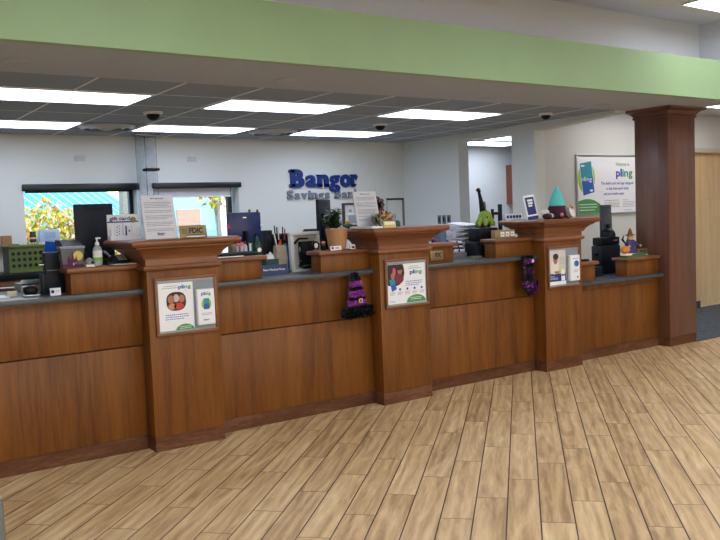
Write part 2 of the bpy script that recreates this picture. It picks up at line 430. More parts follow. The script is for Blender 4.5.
for x, y, lb in [(2.66, 8.18, 'square ceiling air diffuser beside the camera dome at left'), (4.56, 8.20, 'square ceiling air diffuser between the two rear light panels')]:
    t = thing('air_diffuser', lb, 'air vent', (x, y, CZ), group='square ceiling air diffusers')
    f = MB()
    for k in range(3):
        a = .30-.085*k; z0 = -.016*(k+1)
        a *= .93
        q = [[Vector((h_*cos(j_*pi/16), h_*sin(j_*pi/16), z_)) for j_ in range(32)] for h_, z_ in ((a, -.003), (a-.004, -.008), (a-.05, -.036), (a-.053, -.032), (a-.012, -.003))] if True else [[Vector((sx*h_, sy*h_, z_)) for sx, sy in ((-1, -1), (1, -1), (1, 1), (-1, 1))] for h_, z_ in ((a, -.001), (a-.004, -.006), (a-.055, -.034), (a-.058, -.030), (a-.012, -.001))]
        f.rings(q, cap=False)
    MB().box(-.3, .3, -.3, .3, -.004, 0).build('back_plate', mat('vent_plate', (96, 104, 112), .5), t)
    f.build('louvres', mat('vent_metal', (176, 184, 192), .3, metal=.2), t)
    MB().lathe([(.02, -.003), (.02, -.03), (.05, -.034), (.05, -.036), (.001, -.036)]).build('centre_plate', mat('vent_metal', (0, 0, 0)), t)
for x, lb in ((2.636, 'small blank cover plate on wall above the left window'), (3.94, 'small blank cover plate on wall above the right window')):
    t = tag(MB().box(-.058, .058, -.008, 0, -.03, .03, bev=.003).box(-.045, -.040, -.010, -.006, -.003, .003).box(.04, .045, -.01, -.006, -.003, .003).build('cover_plate', mat('plate_grey', (188, 192, 200), .5), loc=(x, 9.08, 2.225)), lb, 'cover plate', 'wall cover plates')

# windows
def window(n, x0, x1, gx0, gx1):
    fr_ = MB(); y = 9.24
    fr_.box(gx1, gx1+.055, y-.03, y+.03, WZ[0], WZ[1]); fr_.box(gx0-.05, gx0, y+.02, y+.03, WZ[0], WZ[1])
    fr_.box(gx0-.05, gx1+.055, y-.03, y+.03, WZ[1]-.05, WZ[1]); fr_.box(gx0-.05, gx1+.055, y-.03, y+.03, WZ[0], WZ[0]+.05)
    o = struct(fr_.build('window_%d' % n, FRAMEB, smooth=False))
    B('pane', WGLASS, (gx0, gx1, y-.003, y+.003, WZ[0]+.05, WZ[1]-.05), o)
    B('window_sill', WPL, (x0, x1, 9.04, 9.21, WZ[0]-.03, WZ[0]), o)
    return o
window(1, *W1, 2.04, 3.205)
window(2, *W2, 3.50, 4.44)
c1 = thing('roller_blind', 'black roller blind cassette over the left window', 'blind', (0, 0, 0), group='window blinds')
MB().box(2.015, 3.27, 9.045, 9.12, 1.875, 1.95, bev=.01).build('cassette', FRAMEB, c1)
MB().cyl((2.06, 9.14, 1.87), (3.22, 9.14, 1.87), .012).build('bottom_bar', BLACK, c1)
c2 = thing('roller_blind', 'black blind cassette with pale shade lowered over the right window', 'blind', (0, 0, 0), group='window blinds')
MB().box(3.43, 4.56, 9.045, 9.12, 1.885, 1.95, bev=.01).build('cassette', FRAMEB, c2)
MB().box(3.46, 4.44, 9.12, 9.124, 1.79, 1.90).build('shade', mat('shade_cloth', (186, 192, 204), .8), c2)
MB().box(3.46, 4.44, 9.115, 9.13, 1.775, 1.79, bev=.003).build('bottom_bar', WPL, c2)
# right return strip of window one (white reveal post) is the wall itself

# ------------------------------------------------------------------ exterior
S('floor_lawn', mat('lawn', (90, 120, 60), .9, noise=.3, nscale=3), (-60, 90, 9.6, 120, -.45, -.35))
def ext_house():
    t = thing('neighbour_house', 'low house with ribbed light blue metal roof outside the left window', 'house', (4.5, 26, -.35), rz=R(38))
    B('walls', mat('house_wall_paint', (200, 214, 225), .8), (-7.5, 4.6, -2.0, 8, 0, 2.0), t)
    rf = mat('blue_metal_roof', (84, 176, 214), .4)
    m = MB(); m.prism_x([(-2.6, 1.85), (3, 5.6), (8.6, 1.85), (8.6, 1.75), (3, 5.45), (-2.6, 1.75)], -8, 5)
    r_ = m.build('roof', rf, t, smooth=False)
    m = MB(); ln = math.hypot(5.6, 3.75)
    x = -7.9
    while x < 5:
        m.prism_x([(-2.6, 1.86), (3, 5.61), (3, 5.63), (-2.6, 1.88)], x, x+.035); x += .46
    m.build('roof_rib', mat('rib_white', (225, 240, 250), .4), r_, smooth=False)
    B('fascia', mat('rib_white', (0, 0, 0)), (-8, 5, -2.66, -2.58, 1.6, 1.86), t)
ext_house()
def ext_white():
    t = thing('white_house', 'pale blue-white building with beige garage door outside the right window', 'house', (17.5, 34, -.35))
    B('walls', mat('pale_siding', (150, 196, 218), .8), (-4, 9, 0, 6, 0, 4), t)
    B('garage_door', mat('garage_beige', (170, 144, 130), .7), (-3.6, -2.5, -.05, 0, 0, 2.35), t)
    B('corner_post', mat('post_white', (236, 242, 246), .6), (-1.7, -1.3, -.3, -.1, 0, 3.5), t)
    B('window_pane', mat('ext_glass', (70, 110, 130), .1), (-.9, .2, -.04, 0, .9, 2.2), t)
    B('roof', mat('roof_pale', (150, 180, 196), .5), (-4.5, 9.5, -.6, 6.5, 4, 4.3), t)
ext_white()
def car():
    t = thing('parked_car', 'pale car with arched windscreen parked outside the right window', 'car', (12.7, 29, -.35), rz=R(8))
    cm = mat('car_paint', (196, 212, 222), .25)
    m = MB()
    m.rings([[Vector((-.85, y, .3)), Vector((.85, y, .3)), Vector((.88, y, h*.8)), Vector((.8, y, h)), Vector((-.8, y, h)), Vector((-.88, y, h*.8))] for y, h in ((-2.1, .72), (-1.9, .85), (-.9, .98), (2.0, 1.0), (2.2, .8))])
    m.build('body', cm, t)
    m = MB()
    m.rings([[Vector((-.78*k, y, .95)), Vector((.78*k, y, .95)), Vector((.74*k, y, z*.93)), Vector((.6*k, y, z)), Vector((0, y, z*1.03)), Vector((-.6*k, y, z)), Vector((-.74*k, y, z*.93))] for y, z, k in ((-.9, .99, 1), (-.3, 1.45, .95), (.2, 1.52, .93), (1.2, 1.48, .93), (1.9, 1.0, .95))])
    m.build('cabin', mat('car_glass', (120, 160, 180), .1), t)
    for sx in (-.8, .8):
        for y in (-1.4, 1.35): MB().cyl((sx-.1, y, .32), (sx+.1, y, .32), .32, seg=20).build('wheel', BLACK, t)
car()
def tree(x, y, z, rx, ry, rz_, n, label, cols, trunk_r=.12, seed=1, name='maple_tree', lf=.11):
    rnd = random.Random(seed)
    t = thing(name, label, 'tree', (x, y, -.35), group='trees outside the windows')
    m = MB()
    for c in cols: m.use(c)
    for i in range(n):
        a = rnd.uniform(0, 2*pi); u = rnd.uniform(-1, 1); q = rnd.uniform(.35, 1)**.5
        s_ = math.sqrt(1-u*u)
        lump = 1+.25*sin(3*a+seed)*cos(4*u)
        p = Vector((rx*q*s_*cos(a)*lump, ry*q*s_*sin(a)*lump, z+rz_*q*u*lump))
        e = Euler((rnd.uniform(0, pi), rnd.uniform(0, pi), rnd.uniform(0, pi))).to_matrix()
        k = rnd.uniform(.6, 1.3)*lf
        vs = [m.bm.verts.new(p+e @ Vector(v)*k) for v in ((-.5, 0, 0), (0, -.35, .06), (.6, 0, 0), (0, .35, .06))]
        fc = m.bm.faces.new(vs); fc.material_index = rnd.choices(range(len(cols)), weights=[4, 2, 3, 1][:len(cols)])[0]
    fo = m.build('foliage', None, t, smooth=False)
    b = MB(); b.tube([(0, 0, 0), (.03, 0, z*.5), (0, .02, z)], [trunk_r, trunk_r*.8, trunk_r*.4])
    for k in range(7):
        a = k*2.4; b.tube([(0, 0, z*.5+.12*k), (rx*.35*cos(a), ry*.35*sin(a), z+.1*k), (rx*.8*cos(a), ry*.8*sin(a), z+rz_*.5)], [trunk_r*.35, trunk_r*.2, trunk_r*.08], seg=6)
    b.build('trunk', mat('bark', (150, 150, 140), .8, noise=.2), t)
YL = mat('leaf_yellow', (236, 205, 60), .6); YG = mat('leaf_green', (160, 190, 70), .6); OR = mat('leaf_orange', (220, 130, 60), .6); PL = mat('leaf_pale', (245, 236, 190), .6)
tree(3.15, 13.1, 1.35, 1.05, .8, .82, 5200, 'bushy tree with yellow autumn leaves outside the left window', [YL, YG, PL, OR], .06, 3, lf=.085)
tree(4.7, 14.3, .9, .75, .6, .8, 2200, 'lower yellow-green bush outside the left window, beside the monitor', [YL, YG, PL, OR], .05, 5, lf=.085)
tree(6.0, 17.5, 4.4, 1.5, 1.3, .9, 900, 'pale-barked tree trunk outside the left window, leaves overhead', [OR, YL, YG, PL], .22, 9)
tree(7.22, 15.5, 3.15, .5, .4, 1.0, 900, 'tree with yellow leaves hanging outside the right window top', [YL, YG, OR, PL], .07, 11, lf=.13)

# ------------------------------------------------------------------ counter
PIERS = [(1.848, 2.343), (3.700, 4.192), (5.540, 6.040)]
SEG = [(.0, 1.848, 1.07), (2.343, 3.700, 1.07), (4.192, 5.540, 1.07), (6.040, 7.400, .767)]
seglab = ['left of the pier with the notice and gift cards', 'between first and second pier, behind the witch hat', 'between second pier and pier with the gnome', 'low section between the gnome pier and tall column']
for i, (x0, x1, zt) in enumerate(SEG):
    e = .0015; sl = zt-.033
    t = thing('counter_cabinet', 'cherry wood counter front, '+seglab[i], 'counter', ((x0+x1)/2, 5.2, 0), group='counter fronts')
    hw = (x1-x0)/2-e
    if i < 3:
        B('upper_panel', CHERRY, (-hw, hw, 0, .025, .701, sl-.02), t, bev=.0015)
        B('lower_panel', CHERRY, (-hw, hw, 0, .025, .098, .693), t, bev=.0015)
    else:
        B('front_panel', CHERRY, (-hw, hw, 0, .025, .098, sl-.045), t, bev=.0015)
        B('apron_rail', CHERRY, (-hw, hw, -.012, .025, sl-.043, sl-.002), t, bev=.0015)
    if i < 3: B('apron_rail', CHERRY, (-hw, hw, -.004, .025, sl-.019, sl-.001), t)
    B('carcass', mat('dark_gap', (40, 22, 14), .8), (-hw, hw, .026, .62, 0.02, sl-.002), t)
    B('toe_kick', KICK, (-hw, hw, .008, .0255, 0, .097), t)
    c = tag(MB().box(x0+e, x1-e, 5.135, 5.90, sl, zt, bev=.004).build('countertop', SLAB), 'dark grey laminate countertop, '+seglab[i], 'countertop', 'counter tops')

pl = ['first cherry pier from the left, holding the notice and gold plaque', 'middle cherry pier, holding the candy jar', 'cherry pier nearest the tall column, holding the gnome']
CAP = [(0, 1.187), (.012, 1.187), (.022, 1.196), (.024, 1.206), (.02, 1.217), (.004, 1.222), (.004, 1.262), (.02, 1.264), (.022, 1.272), (.026, 1.282), (.034, 1.294), (.048, 1.308), (.066, 1.322), (.084, 1.332), (.088, 1.333), (.090, 1.344), (.106, 1.345), (.120, 1.352), (.127, 1.365), (.126, 1.378), (.118, 1.386), (.108, 1.389)]
for i, (x0, x1) in enumerate(PIERS):
    cx = (x0+x1)/2; h = (x1-x0)/2
    t = thing('counter_pier', pl[i], 'pier', (cx, 5.07, 0), group='counter piers')
    B('body', CHERRY, (-h, h, 0, .32, .096, 1.19), t, bev=.002)
    B('toe_kick', KICK, (-h+.003, h-.003, .006, .32, 0, .0955), t)
    MB().rectloft(-h, h, 0, .32, CAP).build('crown_cap', CHERRYD, t, angle=25)
# tall column
t = thing('tall_column', 'square cherry wood column rising from the counter end to the beam', 'column', (7.635, 5.07, 0))
B('shaft', CHERRYP, (-.235, .235, 0, .40, .096, 2.39), t, bev=.002)
B('toe_kick', KICK, (-.232, .232, .006, .40, 0, .0955), t)
MB().rectloft(-.235, .235, 0, .40, [(0, 2.375), (.012, 2.376), (.016, 2.386), (.012, 2.396), (.006, 2.398), (.012, 2.41), (.03, 2.43), (.055, 2.446), (.082, 2.453), (.084, 2.456), (.09, 2.474), (.088, 2.4745)]).build('capital', CHERRYP, t, angle=25)

# raised ledges standing on the counter
RIS = [(1.408, 1.846, 1.07, 1.235, 'l', 'raised ledge left of the first pier, holding the soap pump'),
       (2.345, 2.750, 1.07, 1.235, 'r', 'raised ledge right of the first pier, beside the blue monitor'),
       (3.251, 3.698, 1.07, 1.235, 'l', 'raised ledge left of the middle pier, holding the potted plant'),
       (4.194, 4.572, 1.07, 1.235, 'r', 'raised ledge right of the middle pier with gold plaque on its face'),
       (5.066, 5.538, 1.07, 1.235, 'l', 'raised ledge left of the gnome pier, holding the gold box'),
       (6.042, 6.389, .767, .957, 'r', 'small low ledge right of the gnome pier'),
       (6.883, 7.398, .767, .957, 'l', 'low ledge left of the tall column, holding the scarecrow figure')]
for x0, x1, z0, z1, side, lb in RIS:
    t = thing('counter_ledge', 'cherry '+lb, 'ledge', ((x0+x1)/2, 5.2, z0), group='raised counter ledges')
    h = (x1-x0)/2; H_ = z1-z0
    m = MB(); m.box(-h, h, 0, .14, 0, H_-.030, bev=.0015)
    m.build('box', CHERRY, t)
    ol = .03 if side == 'l' else 0; orr = .035 if side == 'r' else 0
    m = MB().box(-h-ol, h+orr, -.03, .17, H_-.034, H_, bev=.012, seg=4)
    m.build('ledge_top', CHERRYD, t)

# ------------------------------------------------------------------ picture frames on piers
def printed(m, lines, x, z, w, h, gap, mt=GREYINK, y=0):
    """rows of fine print as thin bars broken into words"""
    rnd = random.Random(int(x*1000+z*77)); m.use(mt)
    for i in range(lines):
        zz = z-i*gap; xe = x+w*(rnd.uniform(.7, 1) if i % 3 == 2 else 1); xx = x
        while xx < xe-.002:
            ww = min(rnd.uniform(.004, .012)*max(1, w/.1)**.5, xe-xx)
            m.box(xx, xx+ww, y-.0004, y, zz-h, zz); xx += ww+h*.7
def pling(m, x, z, h, w, y=0, align='LEFT'):
    # the word "pling": p l in blue to green
    tot = w; x0 = x-(w if align == 'RIGHT' else w/2 if align == 'CENTER' else 0)
    ws = [('p', .24, NAVYB), ('l', .09, NAVYB), ('i', .09, TEALP), ('n', .24, TEALP), ('g', .24, GRN)]
    xx = x0
    for ch, k, mt in ws:
        m.use(mt); m.text(ch, xx, z, h, y, .0006, width=w*k, bold=.03); xx += w*(k+.02)
NAVYB = mat('print_navy_blue', (34, 58, 168), .6)
def frame_thing(px, label, kind):
    t = thing('poster_frame', label, 'picture frame', (px, 5.068, .948), group='framed notices on the piers')
    w, h = .205, .176
    m = MB()
    for a in ((-w-.012, w+.012, h-.004, h+.014), (-w-.012, w+.012, -h-.014, -h+.004), (-w-.012, -w+.006, -h+.004, h-.004), (w-.006, w+.012, -h+.004, h-.004)):
        m.box(a[0], a[1], -.02, 0, a[2], a[3], bev=.004)
    m.build('wooden_moulding', CHERRYD, t)
    B('backboard', mat('holder_grey', (132, 140, 150), .5), (-w+.005, w-.005, -.006, -.001, -h+.003, h-.003), t)
    m = MB()
    m.box(-w+.006, w-.006, -.012, -.006, h-.02, h-.005).build('metal_rail', mat('rail_grey', (150, 156, 162), .5, metal=.2), t)
    MB().box(-w+.006, w-.006, -.012, -.006, -h+.004, -h+.016).build('metal_rail', mat('rail_grey', (150, 156, 162), .5, metal=.2), t)
    return t
def blob(m, cx, cz, rx, rz_, y, mt, n=28, e=2.0):
    m.use(mt)
    pts = []
    for i in range(n):
        a = 2*pi*i/n; c, s_ = cos(a), sin(a)
        pts.append((cx+rx*abs(c)**(2/e)*(1 if c > 0 else -1), cz+rz_*abs(s_)**(2/e)*(1 if s_ > 0 else -1)))
    m.prism(pts, y-.0004, y)
def hill(m, x0, x1, z0, h, y, mt):
    m.use(mt); pts = [(x1, z0), (x0, z0)]
    for i in range(13):
        a = pi*(1-i/12) if True else 0
        pts.append(((x0+x1)/2+(x1-x0)/2*cos(a), z0+h*sin(a)))
    m.prism(pts, y-.0004, y)

# frame 1
t = frame_thing(2.106, 'wood framed notice with grey back on the leftmost pier, card holder inside', 1)
p = MB().use(WHITE).box(-.192, .048, -.009, -.0065, -.168, .152).build('notice_sheet', WHITE, t)
m = MB(); y = -.0093
pling(m, .035, .112, .024, .088, y, 'RIGHT')
printed(m, 1, -.155, .134, .10, .004, .01, GRN, y); printed(m, 1, -.165, .121, .11, .004, .01, GRN, y)
blob(m, -.072, .03, .068, .062, y, DKP, e=2.6)
blob(m, -.108, .045, .022, .027, y-.0004, SKIN); blob(m, -.034, .045, .02, .026, y-.0004, SKIN); blob(m, -.072, .05, .02, .026, y-.0004, mat('print_pale', (196, 176, 176), .6))
blob(m, -.055, -.002, .034, .022, y-.0005, mat('print_red', (190, 56, 52), .6)); blob(m, -.1, -.002, .028, .02, y-.0005, mat('print_tan', (196, 140, 104), .6))
printed(m, 3, -.15, -.055, .16, .005, .014, NAVYB, y)
hill(m, -.085, .048, -.167, .044, y, GRN); m.use(WHITE); printed(m, 2, -.055, -.138, .08, .004, .011, WHITE, y-.0006)
m.build('print', None, p, smooth=False)
b_ = MB().box(.062, .184, -.042, -.008, -.14, .098, bev=.003).box(.062, .184, -.045, -.04, -.14, .05, bev=.002).build('brochure_holder', WPL, t)
m = MB(); y = -.0454
m.use(WHITE).box(.066, .18, -.046, -.0452, -.13, .09); y = -.0462
pling(m, .158, .058, .018, .07, y, 'RIGHT'); blob(m, .123, -.002, .036, .038, y, LIME)
m.use(TEALP).box(.102, .144, y-.001, y-.0004, -.036, .034).use(BLUEP).box(.102, .144, y-.0014, y-.001, -.036, 0)
printed(m, 2, .085, -.062, .075, .003, .01, GREYINK, y)
m.use(NAVY); m.text('Bangor', .1, -.112, .011, y, width=.04, bold=.02); printed(m, 1, .09, .078, .06, .003, .01, GRN, y)
m.build('brochures', None, b_, smooth=False)

# frame 2
t = frame_thing(3.955, 'wood framed notice of teens and phone icons on the middle pier', 2)
p = MB().box(-.190, .186, -.009, -.0065, -.160, .150).build('notice_sheet', WHITE, t)
m = MB(); y = -.0093
m.use(DKP); m.prism([(-.189, .149), (-.04, .149), (-.028, .12), (-.024, .08), (-.035, .03), (-.07, -.01), (-.13, -.025), (-.189, -.01)], y-.0004, y)
blob(m, -.07, .095, .022, .03, y-.0004, SKIN); blob(m, -.07, .12, .028, .018, y-.0005, DKP); blob(m, -.085, .035, .052, .04, y-.0005, MAROONP)
blob(m, -.125, .095, .016, .03, y-.0005, mat('print_pink', (206, 76, 128), .6)); blob(m, -.14, .06, .018, .026, y-.0006, SKIN)
m.use(TEALP); m.prism([(-.175, .03), (-.128, .045), (-.105, -.045), (-.152, -.062)], y-.0012, y-.0007)
m.use(BLUEP); m.prism([(-.163, -.016), (-.116, -.0), (-.105, -.045), (-.152, -.062)], y-.0015, y-.0012)
printed(m, 1, .03, .128, .09, .0045, .01, GRN, y); printed(m, 1, .015, .113, .13, .0045, .01, GRN, y)
pling(m, .155, .068, .03, .125, y, 'RIGHT')
printed(m, 3, -.015, .012, .17, .005, .015, NAVYB, y)
for k in range(5):
    blob(m, -.145+.073*k, -.048, .010, .010, y, NAVYB); printed(m, 3, -.168+.073*k, -.068, .048, .003, .009, GREYINK, y)
hill(m, -.01, .185, -.158, .058, y, GRN); m.use(WHITE); printed(m, 2, .03, -.12, .11, .005, .013, WHITE, y-.0006)
printed(m, 2, -.175, -.135, .05, .003, .009, GREYINK, y)
m.build('print', None, p, smooth=False)

# frame 3
t = frame_thing(5.787, 'wood framed holder on gnome pier, poster of person in white shirt', 3)
p = MB().box(-.196, .02, -.009, -.0065, -.162, .158).build('notice_sheet', WHITE, t)
m = MB(); y = -.0093
m.use(mat('print_bg', (206, 200, 192), .6)).box(-.195, .019, y-.0004, y, -.06, .157)
blob(m, -.13, -.0, .055, .062, y-.0006, mat('print_shirt', (222, 216, 208), .6)); blob(m, -.118, .068, .028, .04, y-.0008, SKIN)
blob(m, -.112, .098, .036, .028, y-.0010, INK); m.use(SKIN).box(-.13, -.07, y-.0012, y-.0008, -.055, -.035)
m.use(mat('print_yellow', (206, 190, 70), .6)).box(-.07, .019, y-.0012, y-.0004, -.06, -.018)
m.use(NAVY).box(-.195, .019, y-.0008, y-.0001, -.128, -.058); m.use(WHITE).box(-.195, .019, y-.0007, y-.0001, -.162, -.13)
m.use(WHITE).box(-.042, .006, y-.002, y-.001, -.125, -.02); m.use(NAVY).box(-.04, .004, y-.0024, y-.002, -.082, -.068)
printed(m, 4, -.06, .09, .06, .004, .018, GREYINK, y-.0006); m.use(WHITE); m.text('Bangor', -.185, -.085, .011, y-.001, width=.06); printed(m, 2, -.185, -.095, .1, .004, .01, WHITE, y-.0009)
m.build('print', None, p, smooth=False)
b_ = MB().box(.044, .176, -.042, -.008, -.135, .10, bev=.003).build('brochure_holder', WPL, t)
m = MB(); m.use(WHITE).box(.052, .172, -.0435, -.042, -.128, .094); y = -.0437
blob(m, .128, .022, .034, .028, y, BLUEP); blob(m, .116, .014, .014, .016, y-.0005, TEALP)
printed(m, 3, .09, -.035, .06, .003, .009, GREYINK, y); m.use(INK).box(.135, .152, y-.0004, y, -.112, -.094); printed(m, 1, .08, .07, .07, .004, .01, NAVYB, y)
m.build('brochures', None, b_, smooth=False)

# ------------------------------------------------------------------ wall lettering
def letters(chars, z, h, y, m_, label, group, depth, bold, serif=True):
    for ch, x, w_ in chars:
        m = MB().text(ch, 0, 0, h, 0, depth, width=w_, bold=bold*(.55 if ch in 'ag' else 1))
        s_ = h*.17; e = h*.09
        if serif:
            if ch == 'B': m.box(-e, .3*w_, -depth, 0, 0, s_*.9).box(-e, .3*w_, -depth, 0, h-s_*.9, h)
            if ch == 'n': m.box(-e*.6, w_*.40, -depth, 0, 0, s_*.7).box(w_*.6, w_+e*.6, -depth, 0, 0, s_*.7).box(-e*.8, w_*.2, -depth, 0, h*.60, h*.71)
            if ch == 'r': m.box(-e*.6, w_*.7, -depth, 0, 0, s_*.7).box(-e*.7, w_*.3, -depth, 0, h*.60, h*.71)
            if ch == 'i': m.box(-e*.7, w_+e*.7, -depth, 0, 0, s_*.5)
        o = m.build('sign_letter', m_, loc=(x, y, z), smooth=False)
        tag(o, label(ch), 'sign letter', group)
yw = 9.08
letters([('B', 5.262, .205), ('a', 5.488, .165), ('n', 5.668, .168), ('g', 5.846, .168), ('o', 6.022, .166), ('r', 6.200, .10)], 1.882, .213, yw-.001, NAVYSIGN,
        lambda c: 'navy blue letter %s of the large word Bangor on the back wall' % c, 'large navy wall letters', .03, .05)
sb = [('S', .095, 0), ('a', .082, 0), ('v', .088, 0), ('i', .034, 0), ('n', .086, 0), ('g', .084, 0), ('s', .07, 0), (' ', .05, 0), ('B', .1, 1), ('a', .082, 1), ('n', .086, 1), ('k', .086, 0)]
x = 5.205; idx = 0; lst = []; seen = {}
for ch, w_, _ in sb:
    if ch != ' ': lst.append((ch, x, w_))
    x += w_+.017
word = {}
for k, (ch, x, w_) in enumerate(lst):
    lab = 'first' if k < 7 else 'second'
    letters([(ch, x, w_)], 1.722, .113, yw-.001, SILVER, lambda c, lab=lab, k=k: 'small silver letter %s of the word %s on the back wall' % (c, 'Savings' if k < 7 else 'Bank'), 'small silver wall letters', .022, .035, serif=True)

# ------------------------------------------------------------------ wall poster
t = thing('wall_poster', 'large silver-framed poster with green swoosh on the wall behind the column', 'poster', (8.46, 6.65, 1.75))
w_, h_ = .62, .372
m = MB()
for a in ((-w_, w_, h_-.02, h_), (-w_, w_, -h_, -h_+.02), (-w_, -w_+.02, -h_+.02, h_-.02), (w_-.02, w_, -h_+.02, h_-.02)):
    m.box(a[0], a[1], -.025, 0, a[2], a[3], bev=.003)
m.build('frame', ALU, t)
p = B('sheet', WHITE, (-w_+.018, w_-.018, -.012, -.004, -h_+.018, h_-.018), t)
m = MB(); y = -.0125
blob(m, -.43, .085, .158, .20, y, LIME)
m.use(WHITE); m.prism([(-.565, .27), (-.335, .305), (-.275, -.105), (-.50, -.145)], y-.0015, y-.0005)
m.use(TEALP); m.prism([(-.552, .257), (-.345, .29), (-.315, .10), (-.525, .06)], y-.003, y-.0015)
m.use(BLUEP); m.prism([(-.525, .06), (-.315, .10), (-.288, -.09), (-.492, -.13)], y-.003, y-.0015)
m.use(WHITE); m.text('pling', -.535, .045, .055, y-.0032, width=.2); blob(m, -.345, -.07, .03, .014, y-.003, WHITE); m.box(-.535, -.47, y-.0034, y-.003, .222, .24)
m.use(GRN); m.text('Welcome to', .13, .235, .042, y, align='LEFT', width=.27, bold=.01)
pling(m, .135, .1, .095, .335, y, 'LEFT')
m.use(NAVYB)
m.text('The debit card and app designed', -.16, .0, .034, y, width=.64, bold=.012)
m.text('to help teens spend wisely', -.06, -.065, .034, y, width=.44, bold=.012)
m.text('and you breathe easier', -.11, -.13, .034, y, width=.40, bold=.012)
printed(m, 1, -.10, -.195, .28, .008, .02, GRN, y); printed(m, 1, .26, -.195, .11, .008, .02, GRN, y)
printed(m, 4, -.10, -.222, .30, .005, .019, GREYINK, y); printed(m, 4, .26, -.222, .25, .005, .019, GREYINK, y)
printed(m, 1, .28, -.325, .16, .006, .02, GREYINK, y)
m.use(GRN); m.prism([(-.60, -.352), (-.11, -.352), (-.13, -.30), (-.19, -.235), (-.28, -.195), (-.37, -.175), (-.47, -.175), (-.55, -.19), (-.60, -.205)], y-.0012, y)
m.use(WHITE); printed(m, 3, -.57, -.235, .32, .011, .034, WHITE, y-.0014)
m.build('print', None, p, smooth=False)

# ------------------------------------------------------------------ acrylic notices on piers
def notice(x, y, w, h, label, tilt, group, logo):
    t = thing('acrylic_sign_holder', label, 'notice', (x, y, 1.392), group=group)
    t.rotation_euler = (R(-12), R(tilt), 0)
    MB().box(-w/2, w/2, -.004, .004, 0, h, bev=.001).build('paper_sheet', mat('notice_paper_shaded', (200, 202, 212), .6), t)  # white paper greyed to paint in its backlit shade
    MB().box(-w/2-.004, w/2+.004, .0045, .008, 0, h+.005).box(-w/2, w/2, .004, .014, 0, .004).build('acrylic_back', GLASS, t)
    m = MB(); yy = -.0046
    m.use(GREYINK); printed(m, 1, -w*.2, h-.018, w*.4, .006, .01, INK, yy)
    z = h-.045; rnd = random.Random(int(x*100)); k = 0
    while z > h*.2:
        n = rnd.choice((1, 2, 3, 4)); printed(m, n, -w*.42, z, w*.84, .0035, .0105, GREYINK, yy); z -= n*.0105+.012
    if logo: m.use(NAVY); m.text('Bangor', 0, h*.10, .014, yy, align='CENTER', width=.05, bold=.03); printed(m, 1, -.025, h*.085, .05, .0035, .01, GREYINK, yy)
    m.build('print', None, t, smooth=False)
notice(1.937, 5.0, .215, .285, 'printed white notice in acrylic holder on the leftmost pier', 0, 'acrylic notices', True)
notice(3.712, 5.2, .22, .29, 'printed white notice in acrylic holder on the middle pier', 0, 'acrylic notices', False)

# FDIC plaques
def plaque(x, y, z, w, h, label, loc_rot=(0, 0, 0), stand=True, extra=False):
    t = thing('deposit_insurance_plaque', label, 'plaque', (x, y, z), group='gold plaques')
    t.rotation_euler = loc_rot
    MB().box(-w/2, w/2, -.005, .005, 0, h, bev=.002).build('plate', GOLD, t)
    m = MB().text('FDIC', w*.1, h*.36, h*.42, -.0055, .001, align='CENTER', width=w*.52, bold=.04)
    for k in range(4): m.box(-w*.42+.0*k, -w*.22, -.0065, -.0055, h*(.35+.11*k), h*(.38+.11*k))
    m.box(-w*.3, w*.42, -.0065, -.0055, h*.2, h*.24)
    m.build('lettering', INK, t, smooth=False)
    if stand: MB().box(-w*.3, w*.38, -.02, .03, 0, .008, bev=.002).build('foot', WPL, t)
plaque(2.165, 5.02, 1.39, .195, .082, 'gold plaque reading FDIC standing on the leftmost pier', (R(-12), 0, R(4)))
plaque(4.379, 5.193, 1.094, .135, .078, 'gold plaque reading FDIC fixed to ledge right of the middle pier', stand=False)
plaque(7.30, 5.325, .957, .20, .068, 'gold plaque reading FDIC on low ledge against the tall column', (R(-8), 0, 0))
t = thing('small_gold_card', 'small gold and cream card in front of the candy jar', 'card', (3.755, 4.99, 1.389))
t.rotation_euler = (R(-12), 0, 0)
MB().box(-.058, .058, -.004, .004, 0, .052, bev=.001).build('card', mat('cream_gold', (206, 188, 130), .5), t)
MB().box(-.05, .05, -.0055, -.004, .022, .046).build('cream_panel', mat('cream', (236, 230, 200), .6), t)

# ------------------------------------------------------------------ things on the piers
# gift card display
t = thing('gift_card_display', 'gift card display with white cards and gold seal on the leftmost pier', 'display', (1.835, 5.42, 1.389))
B('backboard', WHITE, (-.105, .105, .01, .018, 0, .172), t)
B('tray', WHITE, (-.105, .105, -.045, .01, 0, .03), t)
m = MB(); m.use(NAVY).box(-.105, .105, .006, .01, .118, .126); m.text('gift card', -.09, .134, .023, .0095, width=.14, bold=.03)
m.build('lettering', None, t, smooth=False)
MB().lathe([(.001, -.004), (.018, -.004), (.02, 0), (.001, 0)], c=(.072, .008, .134), axis='Y').build('gold_seal', GOLD, t)
for k, (xa, xb) in enumerate(((-.098, -.075), (-.07, -.022), (-.012, .038), (.045, .1))):
    c = MB().box(xa, xb, -.04+.01*(k % 2), -.034+.01*(k % 2), .01, .112 if k else .085, bev=.001).build('gift_card', WHITE, t)
    if k in (1, 2):
        m = MB(); yy = -.0405+.01*(k % 2)
        if k == 1:
            for q in range(8): m.box(xa+.012+(q % 2)*.014, xa+.02+(q % 2)*.014, yy-.0006, yy, .03+.009*q, .036+.009*q)
        else: m.box(xa+.01, xa+.02, yy-.0006, yy, .03, .095).box(xa+.032, xa+.042, yy-.0006, yy, .055, .065)
        m.build('card_print', NAVY, c, smooth=False)

